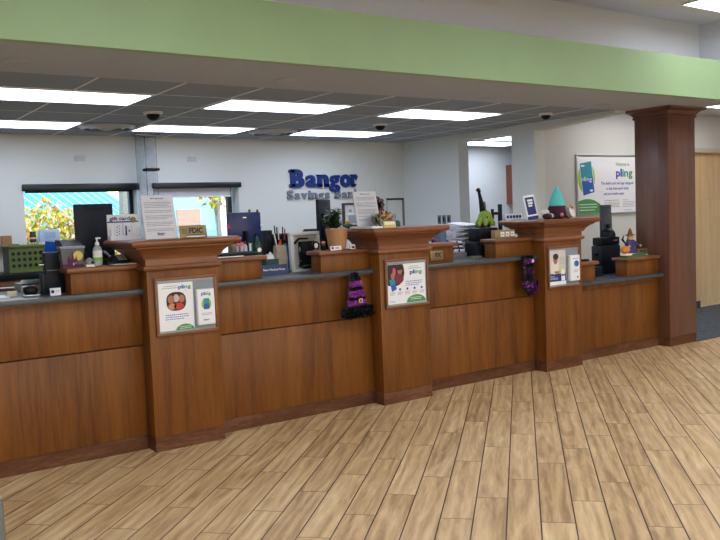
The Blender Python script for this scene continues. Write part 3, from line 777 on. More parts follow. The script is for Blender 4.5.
# witch hat hanging on counter
def tinsel(m, c, n, r, spread, mats, rnd):
    for i in range(n):
        mt = rnd.choice(mats); m.use(mt)
        p = c(rnd); q = Vector([rnd.gauss(0, 1) for _ in range(3)]).normalized()*r*rnd.uniform(.6, 1.3)
        s_ = q.orthogonal().normalized()*r*.14
        vs = [m.bm.verts.new(v) for v in (p-s_, p+s_, p+q)]
        f = m.bm.faces.new(vs); f.material_index = m.mi
TB = mat('black_tinsel', (16, 18, 22), .3, metal=.5); TP = mat('purple_tinsel', (165, 45, 178), .3, metal=.15); TP2 = mat('bright_purple_tinsel', (214, 110, 226), .3, metal=.1); TBg = mat('grey_tinsel', (60, 70, 72), .2, metal=.6)
rnd = random.Random(4)
t = thing('witch_hat_decoration', 'purple and black tinsel witch hat hanging on the counter front', 'witch hat', (3.51, 5.113, .70))
t.rotation_euler = (0, R(-3), 0)
prof = [(.148, .045), (.152, .07), (.13, .095), (.092, .11), (.086, .14), (.074, .2), (.06, .26), (.047, .3), (.036, .325), (.018, .35), (.004, .365)]
m = MB().lathe([(.10, .012), (.135, .03)]+prof, ry=.14, rx=1); m.build('hat_core', TB, t)
def hatpt(z0, z1):
    def f(r_):
        z = r_.uniform(z0, z1)
        R_ = .15 if z < .1 else .092-(z-.11)*.23
        a = r_.uniform(-1, 1)
        return Vector((R_*a, -.15*R_*math.sqrt(max(0, 1-a*a))-.004, z))
    return f
m = MB(); tinsel(m, hatpt(.015, .10), 1300, .022, 0, [TB, TB, TB, TBg], rnd); m.build('brim', None, t, smooth=False)
for z0, z1, ms, nm_, n in ((.11, .15, [TP, TP, TP2], 'purple_band', 380), (.15, .172, [TB], 'black_band', 220), (.172, .225, [TP, TP, TP2], 'purple_band', 420), (.225, .25, [TB, TBg], 'black_band', 220), (.25, .295, [TP, TP2], 'purple_band', 320), (.295, .36, [TB, TBg], 'black_tip', 330)):
    m = MB(); tinsel(m, hatpt(z0, z1), n, .017, 0, ms, rnd); m.build(nm_, None, t, smooth=False)
m = MB(); bz = .125
for a in ((-.0, .034, bz+.028, bz+.035), (-.0, .034, bz, bz+.007), (-.0, .007, bz, bz+.035), (.027, .034, bz, bz+.035)): m.box(a[0], a[1], -.034, -.028, a[2], a[3])
m.build('buckle', mat('buckle_gold', (226, 200, 150), .3, metal=.5), t)
# boot
t = thing('witch_boot_decoration', 'purple and black tinsel witch boot hanging by the gnome pier', 'witch boot', (5.375, 5.115, .715))
path = [(0, .36), (-.005, .27), (-.005, .17), (-.01, .09), (.02, .045), (.065, .05), (.10, .08), (.108, .125)]
rad = [.070, .070, .064, .068, .056, .042, .03, .018]
m = MB(); m.tube([(x, 0, z) for x, z in path], rad, seg=14); m.xform(Matrix.Diagonal((1, .28, 1, 1))); m.build('boot_core', TB, t)
def bootpt(k0, k1):
    def f(r_):
        k = r_.uniform(k0, k1); i = min(int(k), len(path)-2); q = k-i
        x = path[i][0]*(1-q)+path[i+1][0]*q; z = path[i][1]*(1-q)+path[i+1][1]*q; rr = rad[i]*(1-q)+rad[i+1]*q
        a = r_.uniform(-1, 1)
        if i >= 4: return Vector((x, -.018, z+a*rr))
        return Vector((x+a*rr, -.28*rr*math.sqrt(1-a*a)-.004, z))
    return f
for k0, k1, ms, nm_, n in ((0, .3, [TB], 'black_top', 180), (.3, .85, [TP, TP2, TB], 'purple_cuff', 260), (.85, 1.35, [TB, TBg], 'black_shaft', 230), (1.35, 1.75, [TP, TB, TP], 'purple_band', 170), (1.75, 2.5, [TB, TBg], 'black_ankle', 260), (2.5, 3.4, [TP, TP2, TB, TB], 'purple_instep', 300), (3.4, 7, [TB, TB, TP], 'pointed_toe', 600)):
    m = MB(); tinsel(m, bootpt(k0, k1), n, .016, 0, ms, rnd); m.build(nm_, None, t, smooth=False)
MB().lathe([(.001, -.006), (.014, -.005), (.016, 0), (.001, 0)], c=(.03, -.03, .31), axis='Y').build('eyelet', mat('lilac', (190, 180, 205), .4), t)

# candy jar
t = thing('candy_jar', 'clear glass bowl filled with wrapped candies on the middle pier', 'candy jar', (3.775, 5.1, 1.389))
MB().lathe([(.05, 0), (.056, .004), (.052, .012), (.085, .045), (.1, .08), (.096, .105), (.093, .105), (.096, .08), (.08, .046), (.045, .014), (.001, .014)]).build('bowl', GLASS, t)
rnd = random.Random(12)
cc = [mat('candy%d' % i, c, .35) for i, c in enumerate([(196, 70, 80), (90, 150, 100), (220, 190, 90), (150, 90, 110), (200, 200, 190), (120, 60, 60), (70, 110, 90)])]
cb = [tuple(rnd.sample(cc, 1)) for _ in range(1)]
for i in range(92):
    a = rnd.uniform(0, 2*pi); zz = .03+.09*rnd.random(); rr = min(.08, .03+(zz-.02)*.85)*math.sqrt(rnd.uniform(.3, 1)) if zz < .1 else .055*math.sqrt(rnd.random())
    c = rnd.choice(cc); m = MB(); s_ = rnd.uniform(.010, .014)
    m.ball((0, 0, 0), (s_, s_*.8, s_*.8), seg=8, rings_=6); m.cyl((-s_*1.5, 0, 0), (-s_*.8, 0, 0), s_*.6, s_*.2, 6).cyl((s_*.8, 0, 0), (s_*1.5, 0, 0), s_*.2, s_*.6, 6)
    o = m.build('wrapped_candy', c, loc=(3.775+rr*cos(a), 5.1+rr*sin(a), 1.389+zz), rot=(rnd.random()*3, rnd.random()*3, rnd.random()*3))
    tag(o, 'wrapped candy heaped in the glass bowl on the middle pier', 'candy', 'candies in the glass bowl')
# white sheet along the cap's left edge
t = tag(MB().box(0, .10, -.30, .0, 0, .014).build('paper_stack', WHITE, loc=(3.573, 5.27, 1.390)), 'white papers lying on the left side of the middle pier top', 'paper')
t = thing('green_dome_ornament', 'small dark green rounded box behind the gold card on middle pier', 'ornament', (3.975, 5.2, 1.389))
MB().lathe([(.034, 0), (.036, .02), (.034, .035), (.024, .05), (.001, .056)]).build('body', mat('dark_green_gloss', (36, 88, 78), .3), t)
t = thing('rubber_duck', 'small green figure with a yellow head beside the notice on middle pier', 'toy duck', (3.62, 5.36, 1.389))
MB().ball((0, 0, .022), (.035, .03, .023)).ball((.03, 0, .03), (.014, .012, .008)).build('body', mat('duck_green', (30, 110, 84), .4), t)
MB().ball((-.008, -.006, .048), .017).build('head', mat('duck_yellow', (226, 176, 40), .4), t)
MB().cyl((-.008, -.02, .046), (-.008, -.032, .044), .006, .002).build('beak', mat('duck_beak', (224, 130, 40), .4), t)

# paw print card, blue card, gnome on third pier
t = thing('dotted_card', 'white folded card with five blue round marks on the gnome pier', 'card', (5.395-.17, 5.17, 1.389))
t.location = (5.545, 5.5, 1.389); t.location = (5.47, 5.42, 1.389)
t.location = (5.555, 5.46, 1.389)
MB().prism_x([(-.002, .062), (.002, .062), (.035, .0), (.030, 0), (0, .056), (-.012, 0), (-.016, 0)], -.11, .11).build('card', WHITE, t, smooth=False)
m = MB()
for k in range(5): m.lathe([(.001, -.002), (.015, -.002), (.015, 0), (.001, 0)], c=(-.08+.04*k, -.0105, .032), axis='Y', seg=14)
m.build('blue_marks', NAVY, t)
t = thing('blue_card_sign', 'upright blue and white card sign leaning on the gnome pier top', 'sign', (5.525, 5.18, 1.392)); t.rotation_euler = (R(-10), R(-5), 0)
MB().box(-.07, .07, -.004, .004, 0, .225, bev=.002).build('card', WHITE, t)
m = MB(); m.use(NAVY).box(-.055, .055, -.006, -.004, .045, .205).box(-.068, .068, -.005, -.004, .0, .03)
m.use(WHITE).box(-.03, .032, -.0066, -.0058, .14, .158).box(-.032, .034, -.0066, -.0058, .165, .185).box(-.03, .02, -.0066, -.0058, .118, .134)
m.build('print', None, t, smooth=False)
B('foot', WPL, (-.06, .06, .004, .014, 0, .006), t)

t = thing('gnome_plush', 'plush gnome with tall teal hat and maroon body on pier top', 'gnome', (5.80, 5.14, 1.389))
PLM = mat('maroon_plush', (66, 26, 48), .9, noise=.3, bump=.6, nscale=120); TEAL = mat('teal_knit', (92, 196, 192), .9, noise=.08, bump=.5, nscale=160); FUR = mat('white_fur', (216, 212, 208), .95, noise=.1, bump=.8, nscale=90)
MB().lathe([(.05, 0), (.088, .01), (.1, .04), (.098, .08), (.084, .115), (.05, .135), (.001, .14)], ry=.8).build('body', PLM, t)
MB().lathe([(.06, .11), (.080, .118), (.083, .128), (.081, .145), (.070, .18), (.052, .22), (.032, .255), (.018, .28), (.010, .297), (.001, .303)], c=(.0, 0, 0), ry=.85).build('hat', TEAL, t)
m = MB(); m.prism([(.03, .10), (.085, .095), (.11, .06), (.115, .02), (.085, .008), (.055, .03), (.035, .065)], -.115, -.06); m.build('beard', FUR, t)
MB().ball((.072, -.108, .103), (.024, .022, .02)).build('nose', mat('felt_tan', (182, 148, 112), .9), t)
for sx, x_ in ((-1, -.155), (1, .12)):
    MB().ball((x_, -.02, .026), (.05 if sx < 0 else .04, .04, .027)).build('foot', PLM, t)
    MB().tube([(sx*.05, -.01, .03), (x_*.8, -.02, .03)], [.025, .02]).build('leg', mat('striped_white', (196, 190, 196), .8) if sx < 0 else PLM, t)
MB().ball((-.035, -.085, .035), (.02, .014, .018)).build('hand', mat('felt_pink', (196, 130, 130), .9), t)
MB().ball((-.12, .03, .055), (.055, .03, .032)).build('cuff', FUR, t)

# ------------------------------------------------------------------ generic machines
def monitor(x, y, zb, w, h, label, m_=SCREENB, rz=0, base=True, group='monitors', vent=True, zc=None, hump=True, bv=.006, foot=(-.12, .06)):
    t = thing('monitor', label, 'monitor', (x, y, zb), rz=rz, group=group)
    z0 = zc if zc is not None else .12
    MB().box(-w/2, w/2, -.012, .014, z0, z0+h, bev=bv).build('casing', m_, t)
    if hump: MB().box(-w*.3, w*.3, -.035, -.010, z0+h*.2, z0+h*.72, bev=.01).build('rear_housing', m_, t)
    if vent:
        v = MB()
        for k in range(3): v.box(-w*.28, w*.28, -.0155, -.012, z0+h*(.93-.018*k), z0+h*(.936-.018*k))
        v.build('vent_slots', BLACK, t, smooth=False)
    B('screen', mat('screen_dark', (12, 14, 18), .15), (-w/2+.01, w/2-.01, .0142, .0152, z0+.01, z0+h-.01), t)
    MB().cyl((0, -.028, .01), (0, -.028, z0+h*.4), .018).build('stand_neck', BLACK, t)
    if base: MB().box(-.1, .1, foot[0], foot[1], 0, .012, bev=.005).build('stand_base', BLACK, t)
    return t
monitor(1.745, 5.77, 1.07, .27, .42, 'tall black monitor back in front of the left window', zc=.155, group='monitors seen from behind', hump=False)
t = monitor(2.918, 5.78, 1.07, .29, .245, 'bright blue monitor back on the counter beside the right window', m_=mat('royal_blue_shell', (4, 34, 98), .35), zc=.235, vent=False, hump=False, bv=.011)
m = MB().box(-.014, -.002, -.0128, -.012, .435, .443).box(0, .014, -.0128, -.012, .435, .443).build('maker_mark', ALU, t, smooth=False)
RED = mat('red_felt', (206, 50, 60), .7)
for x_, z_, c_ in ((-.148, .38, RED), (-.140, .372, RED), (.045, .490, mat('brown_felt', (110, 84, 60), .8)), (.115, .487, mat('brown_felt', (0, 0, 0))), (.148, .37, WPL)):
    MB().ball((x_, -.012, z_), (.012, .008, .013), seg=8, rings_=6).build('clip_ornament', c_, t)
t = monitor(3.66, 5.78, 1.07, .33, .41, 'narrow black monitor seen nearly edge-on beside the potted plant', rz=R(40), zc=.155)
t = monitor(7.396, 5.86, .767, .33, .36, 'slim dark monitor seen nearly edge-on in front of the wall poster', rz=R(20), zc=.37, hump=False, foot=(-.05, .03), m_=mat('monitor_grey', (62, 70, 82), .4))

# monitor support wing + dark block at left
t = thing('document_scanner', 'black angular desk machine left of the tall monitor', 'scanner', (1.50, 5.62, 1.07))
MB().box(-.03, .085, -.05, .14, 0, .29, bev=.01).build('body', BLACK, t)
MB().prism_x([(-.06, .29), (.14, .29), (.14, .335), (.02, .33)], -.03, .10).build('lid', BLACK, t)
t = thing('receipt_printer', 'upright black printer at the counter end below the green crate', 'printer', (1.352, 5.43, 1.07))
MB().box(-.05, .072, -.05, .03, 0, .265, bev=.008).build('body', DARK, t)
MB().box(-.078, -.045, -.05, .0, 0, .13, bev=.008).build('side_unit', DARK, t)
m = MB().box(-.04, .03, -.0525, -.05, .148, .152).build('slot_mark', GREYP, t)
B('paper_tip', WHITE, (-.075, -.048, -.03, .0, .185, .191), t)
t = thing('label_card', 'tiny white card with round blue mark by the black printer foot', 'card', (1.322, 5.24, 1.07)); t.rotation_euler = (R(-10), 0, 0)
B('card', WPL, (-.032, .032, -.002, .002, 0, .046), t)
m = MB(); m.use(NAVY).lathe([(.001, -.001), (.011, -.001), (.011, 0), (.001, 0)], c=(-.017, -.002, .024), axis='Y', seg=12); printed(m, 2, 0, .03, .024, .003, .009, GREYINK, -.002); m.build('print', None, t)
t = thing('desk_stapler', 'black rounded desk bell-like stapler at the counter left end', 'stapler', (1.195, 5.33, 1.07))
MB().box(-.05, .05, -.03, .03, 0, .012, bev=.004).build('base', mat('chrome_grey', (150, 160, 165), .2, metal=.8), t)
MB().ball((0, 0, .035), (.045, .03, .034)).build('dome', BLACK, t)
t = tag(MB().box(-.2, .1, -.09, .09, 0, .004).box(-.18, .06, -.06, .1, .004, .008, rot=(0, 0, .1)).build('paper_stack', WHITE, loc=(.98, 5.45, 1.07)), 'white papers on counter at the photo left edge', 'paper')
t = tag(MB().box(-.03, .03, -.012, .012, 0, .036, bev=.002).build('card_box', mat('beige_card', (196, 188, 172), .6), loc=(1.10, 5.40, 1.07)), 'small beige card box on white papers at the left edge', 'box')
t = thing('bar_lever', 'blue-grey letter tray with pale rim behind the left papers', 'letter tray', (1.28, 5.75, 1.07))
t['category'] = 'letter tray'; t.name = 'letter_tray'
MB().box(-.07, .08, -.1, .1, .05, .058).box(-.07, .08, -.1, -.095, .05, .085).build('tray', mat('tray_steel', (150, 168, 178), .25, metal=.5), t)
for a in (-.07, .072): B('side', mat('tray_steel', (0, 0, 0)), (a, a+.008, -.1, .1, 0, .05), t)

# credenza and crate
t = thing('wooden_credenza', 'low wooden cabinet with long metal pulls under the green crate', 'cabinet', (1.30, 7.5, 0))
B('body', CHERRYD, (-.5, .55, 0, .5, 0, 1.045), t); B('top', BLACK, (-.52, .57, -.02, .52, 1.045, 1.1), t, bev=.004)
for k in range(3):
    for sx in (0, 1):
        d_ = B('drawer', CHERRYD, (-.49+.525*sx, .01+.525*sx, -.012, 0, .72-.33*k, 1.03-.33*k), t)
        if k == 0:
            MB().cyl((-.42+.525*sx, -.03, .985), (-.12+.525*sx, -.03, .985), .008).box(-.4+.525*sx, -.38+.525*sx, -.03, 0, .98, .99).box(-.16+.525*sx, -.14+.525*sx, -.03, 0, .98, .99).build('drawer_pull', ALU, d_)
def crate():
    t = thing('plastic_crate', 'olive green plastic crate with rows of round holes on credenza', 'crate', (1.70, 7.62, 1.1))
    G = mat('olive_plastic', (96, 114, 60), .5); G2 = mat('olive_shaded', (26, 40, 30), .5)  # second olive is a shaded copy, painted dark so holes look black
    w, h = .152, .235; d_ = .26
    # front wall with 6 x 3 round holes, made as cells
    m = MB(); nx, nz = 6, 3; x0, x1, z0, z1 = -w+.012, w-.012, .035, .195
    cw, ch = (x1-x0)/nx, (z1-z0)/nz; rr = .0165
    for i in range(nx):
        for j in range(nz):
            cx, cz = x0+cw*(i+.5), z0+ch*(j+.5)
            sq = []; ci = []
            for k in range(16):
                a = 2*pi*k/16; c_, s_ = cos(a), sin(a); q = 1/max(abs(c_), abs(s_))
                sq.append((cx+c_*q*cw/2, cz+s_*q*ch/2)); ci.append((cx+c_*rr, cz+s_*rr))
            for y_, fl in ((0, 0), (.006, 1)):
                A = [m.bm.verts.new((p[0], y_, p[1])) for p in sq]; Bv = [m.bm.verts.new((p[0], y_, p[1])) for p in ci]
                for k in range(16): m.bm.faces.new((A[k], A[(k+1) % 16], Bv[(k+1) % 16], Bv[k]))
    m.box(-w, w, 0, .006, 0, z0).box(-w, w, 0, .006, z1, h).box(-w, x0, 0, .006, z0, z1).box(x1, w, 0, .006, z0, z1)
    m.build('front_wall', G, t, smooth=False)
    B('back_wall', G2, (-w, w, d_-.006, d_, 0, h), t); B('side_wall', G2, (-w, -w+.006, .006, d_-.006, 0, h), t); B('side_wall', G2, (w-.006, w, .006, d_-.006, 0, h), t); B('bottom', G2, (-w+.006, w-.006, .006, d_-.006, 0, .006), t)
    m = MB()
    for a in ((-w-.02, w+.02, -.02, .004), (-w-.02, w+.02, d_-.004, d_+.02), (-w-.02, -w+.004, -.02, d_+.02), (w-.004, w+.02, -.02, d_+.02)): m.box(*a, h-.012, h+.006, bev=.003)
    m.build('rim', G, t); MB().box(-w-.008, w+.008, -.012, 0, 0, .02, bev=.003).build('lower_rail', G, t)
crate()
t = tag(MB().box(-.05, .05, -.03, .03, 0, .09, bev=.002).use(mat('label_grey', (150, 140, 130), .6)).box(-.035, .035, -.0315, -.03, 0, .035).build('cardboard_box', None, loc=(1.80, 8.95, 1.33)), 'small brown cardboard box standing on the shelf behind the crate', 'box')
t.data.materials.clear(); t.data.materials.append(mat('cardboard', (150, 112, 78), .8)); 
t = thing('wall_shelf', 'narrow wall shelf behind the green crate', 'shelf', (1.7, 8.95, 1.30)); B('board', CHERRYD, (-.4, .2, -.12, .13, 0, .03), t)
for sx in (-.3, .1): B('bracket', STEEL, (sx, sx+.02, -.08, .13, -.1, 0), t)
t = thing('drink_can', 'small dark labelled canister on the left window sill', 'canister', (2.105, 9.13, .95)); MB().cyl((0, 0, 0), (0, 0, .39), .022).build('riser', ALU, t); MB().lathe([(.03, .385), (.034, .39), (.034, .46), (.03, .475), (.03, .50), (.001, .50)]).build('can', mat('can_dark', (60, 44, 50), .4), t); MB().lathe([(.0345, .42), (.0345, .44)]).build('label_band', mat('can_label', (220, 170, 130), .5), t)
t = thing('window_tray', 'pale blue drive-through tray at the left window', 'tray', (2.27, 9.14, .95)); MB().box(-.1, .1, -.04, .04, 0, .39).build('pedestal', WPL, t); MB().box(-.105, .105, -.05, .05, .39, .515, bev=.008).build('tray', mat('pale_blue_plastic', (176, 198, 226), .4), t); MB().box(-.06, .06, -.052, -.05, .42, .485).build('recess', mat('pale_blue2', (150, 180, 214), .4), t)
t = tag(MB().box(-.055, .055, -.005, .005, 0, .09, rot=(.15, .12, 0)).build('blue_folder', mat('bright_blue', (24, 96, 214), .5), loc=(1.51, 5.99, 1.30)), 'bright blue folder sheet standing above the black printer', 'folder')
t = thing('desk_organizer', 'black desk riser holding the blue folder behind the printer', 'organizer', (1.5, 6.03, 1.07)); B('box', BLACK, (-.04, .1, -.08, .06, 0, .23), t); B('top', DARK, (-.045, .105, -.085, .065, .23, .235), t)

# things on ledge A
t = thing('halloween_tin', 'grey tin printed with a purple haunted castle and yellow moon', 'tin', (1.438, 5.27, 1.235))
m = MB(); m.rectloft(-.06, .06, -.03, .03, [(0, 0), (.012, .115), (.014, .13), (.010, .13), (-.003, .005)]); m.build('body', mat('tin_grey', (92, 92, 100), .5), t)
MB().rectloft(-.06, .06, -.03, .03, [(.014, .12), (.016, .122), (.016, .133), (.011, .133)]).build('rim', GREYP, t)
m = MB(); y = -.043; PU = mat('castle_purple', (84, 26, 84), .6); MO = mat('moon_yellow', (206, 186, 96), .6)
blob(m, .03, .078, .03, .03, y+.0, MO); m.use(PU)
m.prism([(-.034, .01), (-.034, .055), (-.026, .085), (-.018, .055), (-.012, .06), (-.004, .112), (.004, .06), (.012, .055), (.018, .08), (.026, .05), (.026, .01)], y-.002, y)
m.prism([(-.065, .012), (.065, .012), (.062, .026), (0, .02), (-.062, .03)], y-.002, y); m.use(MO).box(-.002, .006, y-.003, y-.001, .02, .035).box(.014, .018, y-.003, y-.001, .028, .038)
m.xform(Matrix.Translation((0, .006, 0)) @ Matrix.Rotation(R(5), 4, 'X')); m.build('castle_print', None, t, smooth=False)
for sx in (-1, 1): MB().tube([(sx*.072, 0, .105), (sx*.092, -.005, .085), (sx*.094, -.01, .055), (sx*.07, -.01, .035)], .005).build('handle', BLACK, t)
t = thing('soap_pump_bottle', 'clear hand sanitizer pump bottle with green label on the ledge', 'pump bottle', (1.605, 5.27, 1.235))
MB().lathe([(.026, 0), (.029, .004), (.029, .1), (.024, .118), (.012, .13), (.012, .136), (.001, .136)]).build('bottle', mat('clear_gel', (196, 206, 206), .15, trans=.5), t)
MB().lathe([(.0295, .03), (.0295, .055)]).build('label_lower', mat('label_green', (120, 176, 70), .5), t); MB().lathe([(.0294, .055), (.0294, .098)]).build('label_upper', WPL, t)
MB().lathe([(.013, .134), (.013, .15), (.005, .153), (.005, .175), (.001, .175)]).box(-.008, .024, -.006, .006, .172, .182, bev=.003).build('pump', WPL, t)
t = thing('desk_phone', 'black desk phone lying beside the soap pump against the pier', 'phone', (1.735, 5.29, 1.235))
MB().prism_x([(-.045, 0), (.07, 0), (.07, .06), (-.035, .025)], -.075, .075).build('body', BLACK, t)
MB().tube([(-.055, -.05, .04), (-.055, .0, .06), (-.055, .07, .075)], [.018, .011, .018], seg=10).build('handset', BLACK, t)
m = MB()
for i in range(3):
    for j in range(4): m.box(.0+.02*i, .012+.02*i, -.045+.025*j, -.032+.025*j, .028+.009*j, .036+.009*j)
m.build('keys', GREYP, t, smooth=False)
t = tag(MB().box(-.075, .075, -.035, .035, 0, .006, rot=(0, 0, .08)).build('paper_pad', mat('grey_paper', (170, 172, 176), .6), loc=(1.745, 5.20, 1.236)), 'thin grey paper pad on ledge front below the desk phone', 'paper')
t = tag(MB().box(-.026, .026, -.012, .012, 0, .014, bev=.002).build('name_tag', WHITE, loc=(1.532, 5.195, 1.235)), 'small bright white tag at the ledge front left of soap', 'tag')
m = MB(); rnd = random.Random(3)
for k in range(7): m.ball((rnd.uniform(-.02, .02), rnd.uniform(-.015, .015), .012+.006*k*.8), (.018, .015, .012), seg=8, rings_=6, wob=.003)
tag(m.build('cloth_wad', mat('grey_cloth', (150, 152, 158), .8, noise=.3), loc=(1.542, 5.29, 1.236)), 'crumpled grey cloth between the tin and the soap pump', 'cloth')

# pneumatic tubes
t = thing('pneumatic_tube_station', 'clear acrylic tube column rising to ceiling between the windows', 'tube station', (3.285, 8.83, 0))
CL = mat('tube_acrylic', (240, 244, 248), .02, trans=1, ior=1.12)
for x_, r_ in ((-.055, .055), (.062, .062)):
    m = MB(); m.rings([[Vector((x_+rr*cos(2*pi*i/24), rr*sin(2*pi*i/24), z)) for i in range(24)] for rr, z in ((r_, 1.15), (r_, 2.46), (r_-.005, 2.46), (r_-.005, 1.15), (r_, 1.15))], cap=False); m.build('tube', CL, t)
MB().box(-.13, .15, -.08, .08, 2.455, 2.474, bev=.002).build('ceiling_flange', STEEL, t)
MB().box(-.02, .13, -.07, .07, 2.07, 2.10, bev=.004).build('clamp_band', BLACK, t)
MB().box(-.14, .16, -.1, .14, 0, 1.15, bev=.01).build('cabinet', GREYP, t)

# clutter right of pier one
t = thing('keyboard', 'black keyboard lying along the ledge beside the first pier', 'keyboard', (2.59, 5.265, 1.235)); t.rotation_euler = (R(4), 0, R(3))
MB().box(-.15, .15, -.055, .06, .004, .02, bev=.004).build('case', BLACK, t)
m = MB()
for i in range(14):
    for j in range(4): m.box(-.142+.0205*i, -.126+.0205*i, -.048+.026*j, -.027+.026*j, .02, .027)
m.build('keys', DARK, t, smooth=False)
t = tag(MB().box(-.11, .11, -.016, .016, 0, .006).build('paper_slip', WHITE, loc=(2.49, 5.19, 1.236)), 'long white paper slip on ledge beside the first pier', 'paper')
t = thing('pink_flower_clip', 'small pink bow above the keyboard beside the pier cap', 'bow', (2.66, 5.355, 1.236)); PK = mat('hot_pink', (240, 110, 125), .6)
MB().cyl((0, 0, -.015), (0, 0, .07), .004).build('stem', BLACK, t); MB().ball((-.015, 0, .078), (.018, .01, .013)).ball((.017, 0, .08), (.018, .01, .013)).build('bow', PK, t)
t = tag(MB().lathe([(.02, 0), (.028, .012), (.027, .05), (.015, .075), (.001, .08)]).build('pebble_figure', mat('khaki', (112, 108, 78), .6), loc=(2.60, 5.348, 1.236)), 'khaki rounded figure on ledge behind the keyboard', 'ornament')
BT = [(2.765, (196, 176, 196), .09, 'slim pale lilac bottle left of its twin behind the keyboard'), (2.803, (188, 196, 208), .084, 'slim silver bottle nearest the dark green bottle')]
B('x', None, (0, 0, 0, 0, 0, 0)) if False else None
for x_, c_, h__, lb in BT:
    t = thing('slim_bottle', lb, 'bottle', (x_, 5.56, 1.07), group='slim bottles behind the keyboard')
    MB().lathe([(.018, 0), (.02, .01), (.02, .165+h__-.03), (.010, .165+h__-.01), (.001, .165+h__-.01)]).build('body', mat('btl%d' % int(x_*1000), c_, .3), t)
    MB().lathe([(.011, .165+h__-.012), (.011, .165+h__+.01), (.001, .165+h__+.01)]).build('cap', mat('cap_brown', (110, 50, 50), .5), t)
t = thing('green_bottle', 'dark green glass bottle with round white label beside ledge', 'bottle', (2.90, 5.55, 1.07))
MB().lathe([(.034, 0), (.038, .01), (.04, .18), (.036, .23), (.014, .28), (.013, .31), (.001, .31)]).build('glass', mat('green_glass', (18, 62, 44), .15), t)
MB().lathe([(.001, -.002), (.017, -.002), (.017, 0), (.001, 0)], c=(0, -.0405, .19), axis='Y').build('label', WHITE, t); MB().lathe([(.016, .295), (.016, .315), (.001, .315)]).build('cap', BLACK, t)
t = thing('small_speaker', 'small black speaker box just right of the blue monitor', 'speaker', (3.135, 5.83, 1.07)); B('box', BLACK, (-.035, .035, -.04, .04, 0, .33), t, bev=.004); MB().lathe([(.001, -.002), (.02, -.002), (.024, 0), (.001, 0)], c=(0, -.041, .27), axis='Y').build('cone', DARK, t)
t = thing('pen_cup', 'black cup crammed with pens right of the small speaker', 'pen cup', (3.245, 5.8, 1.07)); MB().lathe([(.045, 0), (.05, .25), (.046, .25), (.04, .01), (.001, .01)]).build('cup', BLACK, t)
rnd = random.Random(5)
for k in range(9):
    a = rnd.uniform(0, 6.28); c_ = rnd.choice([BLACK, BLACK, WPL, RED, STEEL]); o = MB().cyl((.025*cos(a), .025*sin(a), .015), (.042*cos(a), .042*sin(a), rnd.uniform(.3, .37)), .005).build('pen', c_, loc=(3.245, 5.8, 1.07)); tag(o, 'pen standing in the black cup beside the small speaker', 'pen', 'pens in the black cup')
t = thing('next_window_sign', 'navy nameplate sign reading Next Window Please on the grey countertop', 'sign', (2.965, 5.42, 1.07))
MB().prism_x([(-.02, 0), (.03, 0), (.006, .075), (.001, .075)], -.115, .115).build('plate', mat('navy_plate', (22, 40, 92), .3), t, smooth=False)
m = MB().text('Next Window Please', 0, 0, .016, 0, .0008, align='CENTER', width=.185, bold=.01); m.xform(Matrix.Translation((0, -.0125, .032)) @ Matrix.Rotation(R(-15.6), 4, 'X')); m.build('lettering', WHITE, t, smooth=False)
t = thing('tissue_box', 'dark green tissue box with white tissue behind the navy sign', 'tissue box', (3.03, 5.6, 1.07)); B('box', mat('dk_green_box', (40, 76, 66), .6), (-.055, .055, -.05, .05, 0, .11), t)
MB().prism([(-.04, .11), (.04, .11), (.035, .135), (.01, .165), (-.005, .14), (-.02, .15)], -.01, .012).build('tissue', WHITE, t)
t = thing('cream_gift_bag', 'cream paper bag with orange-red tip behind the navy sign', 'bag', (3.16, 5.66, 1.07)); CR = mat('cream_bag', (186, 176, 150), .8, noise=.2)
m = MB(); m.rectloft(-.042, .042, -.03, .03, [(0, 0), (.006, .1), (0, .19), (-.004, .21)]); m.build('bag', CR, t); MB().cyl((.0, 0, .19), (.01, 0, .255), .022, .003).build('red_tip', mat('orange_red', (224, 80, 44), .6), t)
MB().tube([(-.03, -.02, .17), (-.045, -.02, .25), (-.058, -.02, .31)], .005).build('white_straw', WPL, t)
t = thing('leaning_folder', 'tall folder in blue green and purple leaning behind the bag', 'folder', (3.285, 5.72, 1.07)); 
m = MB(); m.use(mat('fold_green', (60, 140, 90), .5)).prism_x([(0, 0), (.004, 0), (.03, .22), (.026, .22)], -.04, -.015).use(mat('fold_blue', (30, 80, 180), .5)).prism_x([(0, 0), (.004, 0), (.03, .21), (.026, .21)], -.015, .02).use(mat('fold_purple', (90, 50, 120), .5)).prism_x([(0, 0), (.004, 0), (.03, .19), (.026, .19)], .02, .04); m.build('folder', None, t, smooth=False)
t = thing('glass_tumbler', 'tiny clear glass jar with bluish contents beside the navy sign', 'jar', (3.115, 5.45, 1.07)); MB().lathe([(.02, 0), (.022, .004), (.026, .05), (.0235, .05), (.02, .006), (.001, .006)]).build('glass', GLASS, t); MB().lathe([(.017, .007), (.018, .03), (.001, .03)]).build('contents', mat('contents_blue', (80, 110, 130), .6), t)
t = thing('grey_file_box', 'stacked grey file boxes low against the back wall', 'file box', (4.42, 8.0, .85)); B('lower_box', GREYP, (-.18, .2, 0, .25, 0, .42), t); B('upper_box', mat('pale_grey', (170, 174, 180), .5), (-.18, .16, 0, .25, .42, .47), t); B('plinth', GREYP, (-.18, .2, 0, .25, -.85, 0), t)
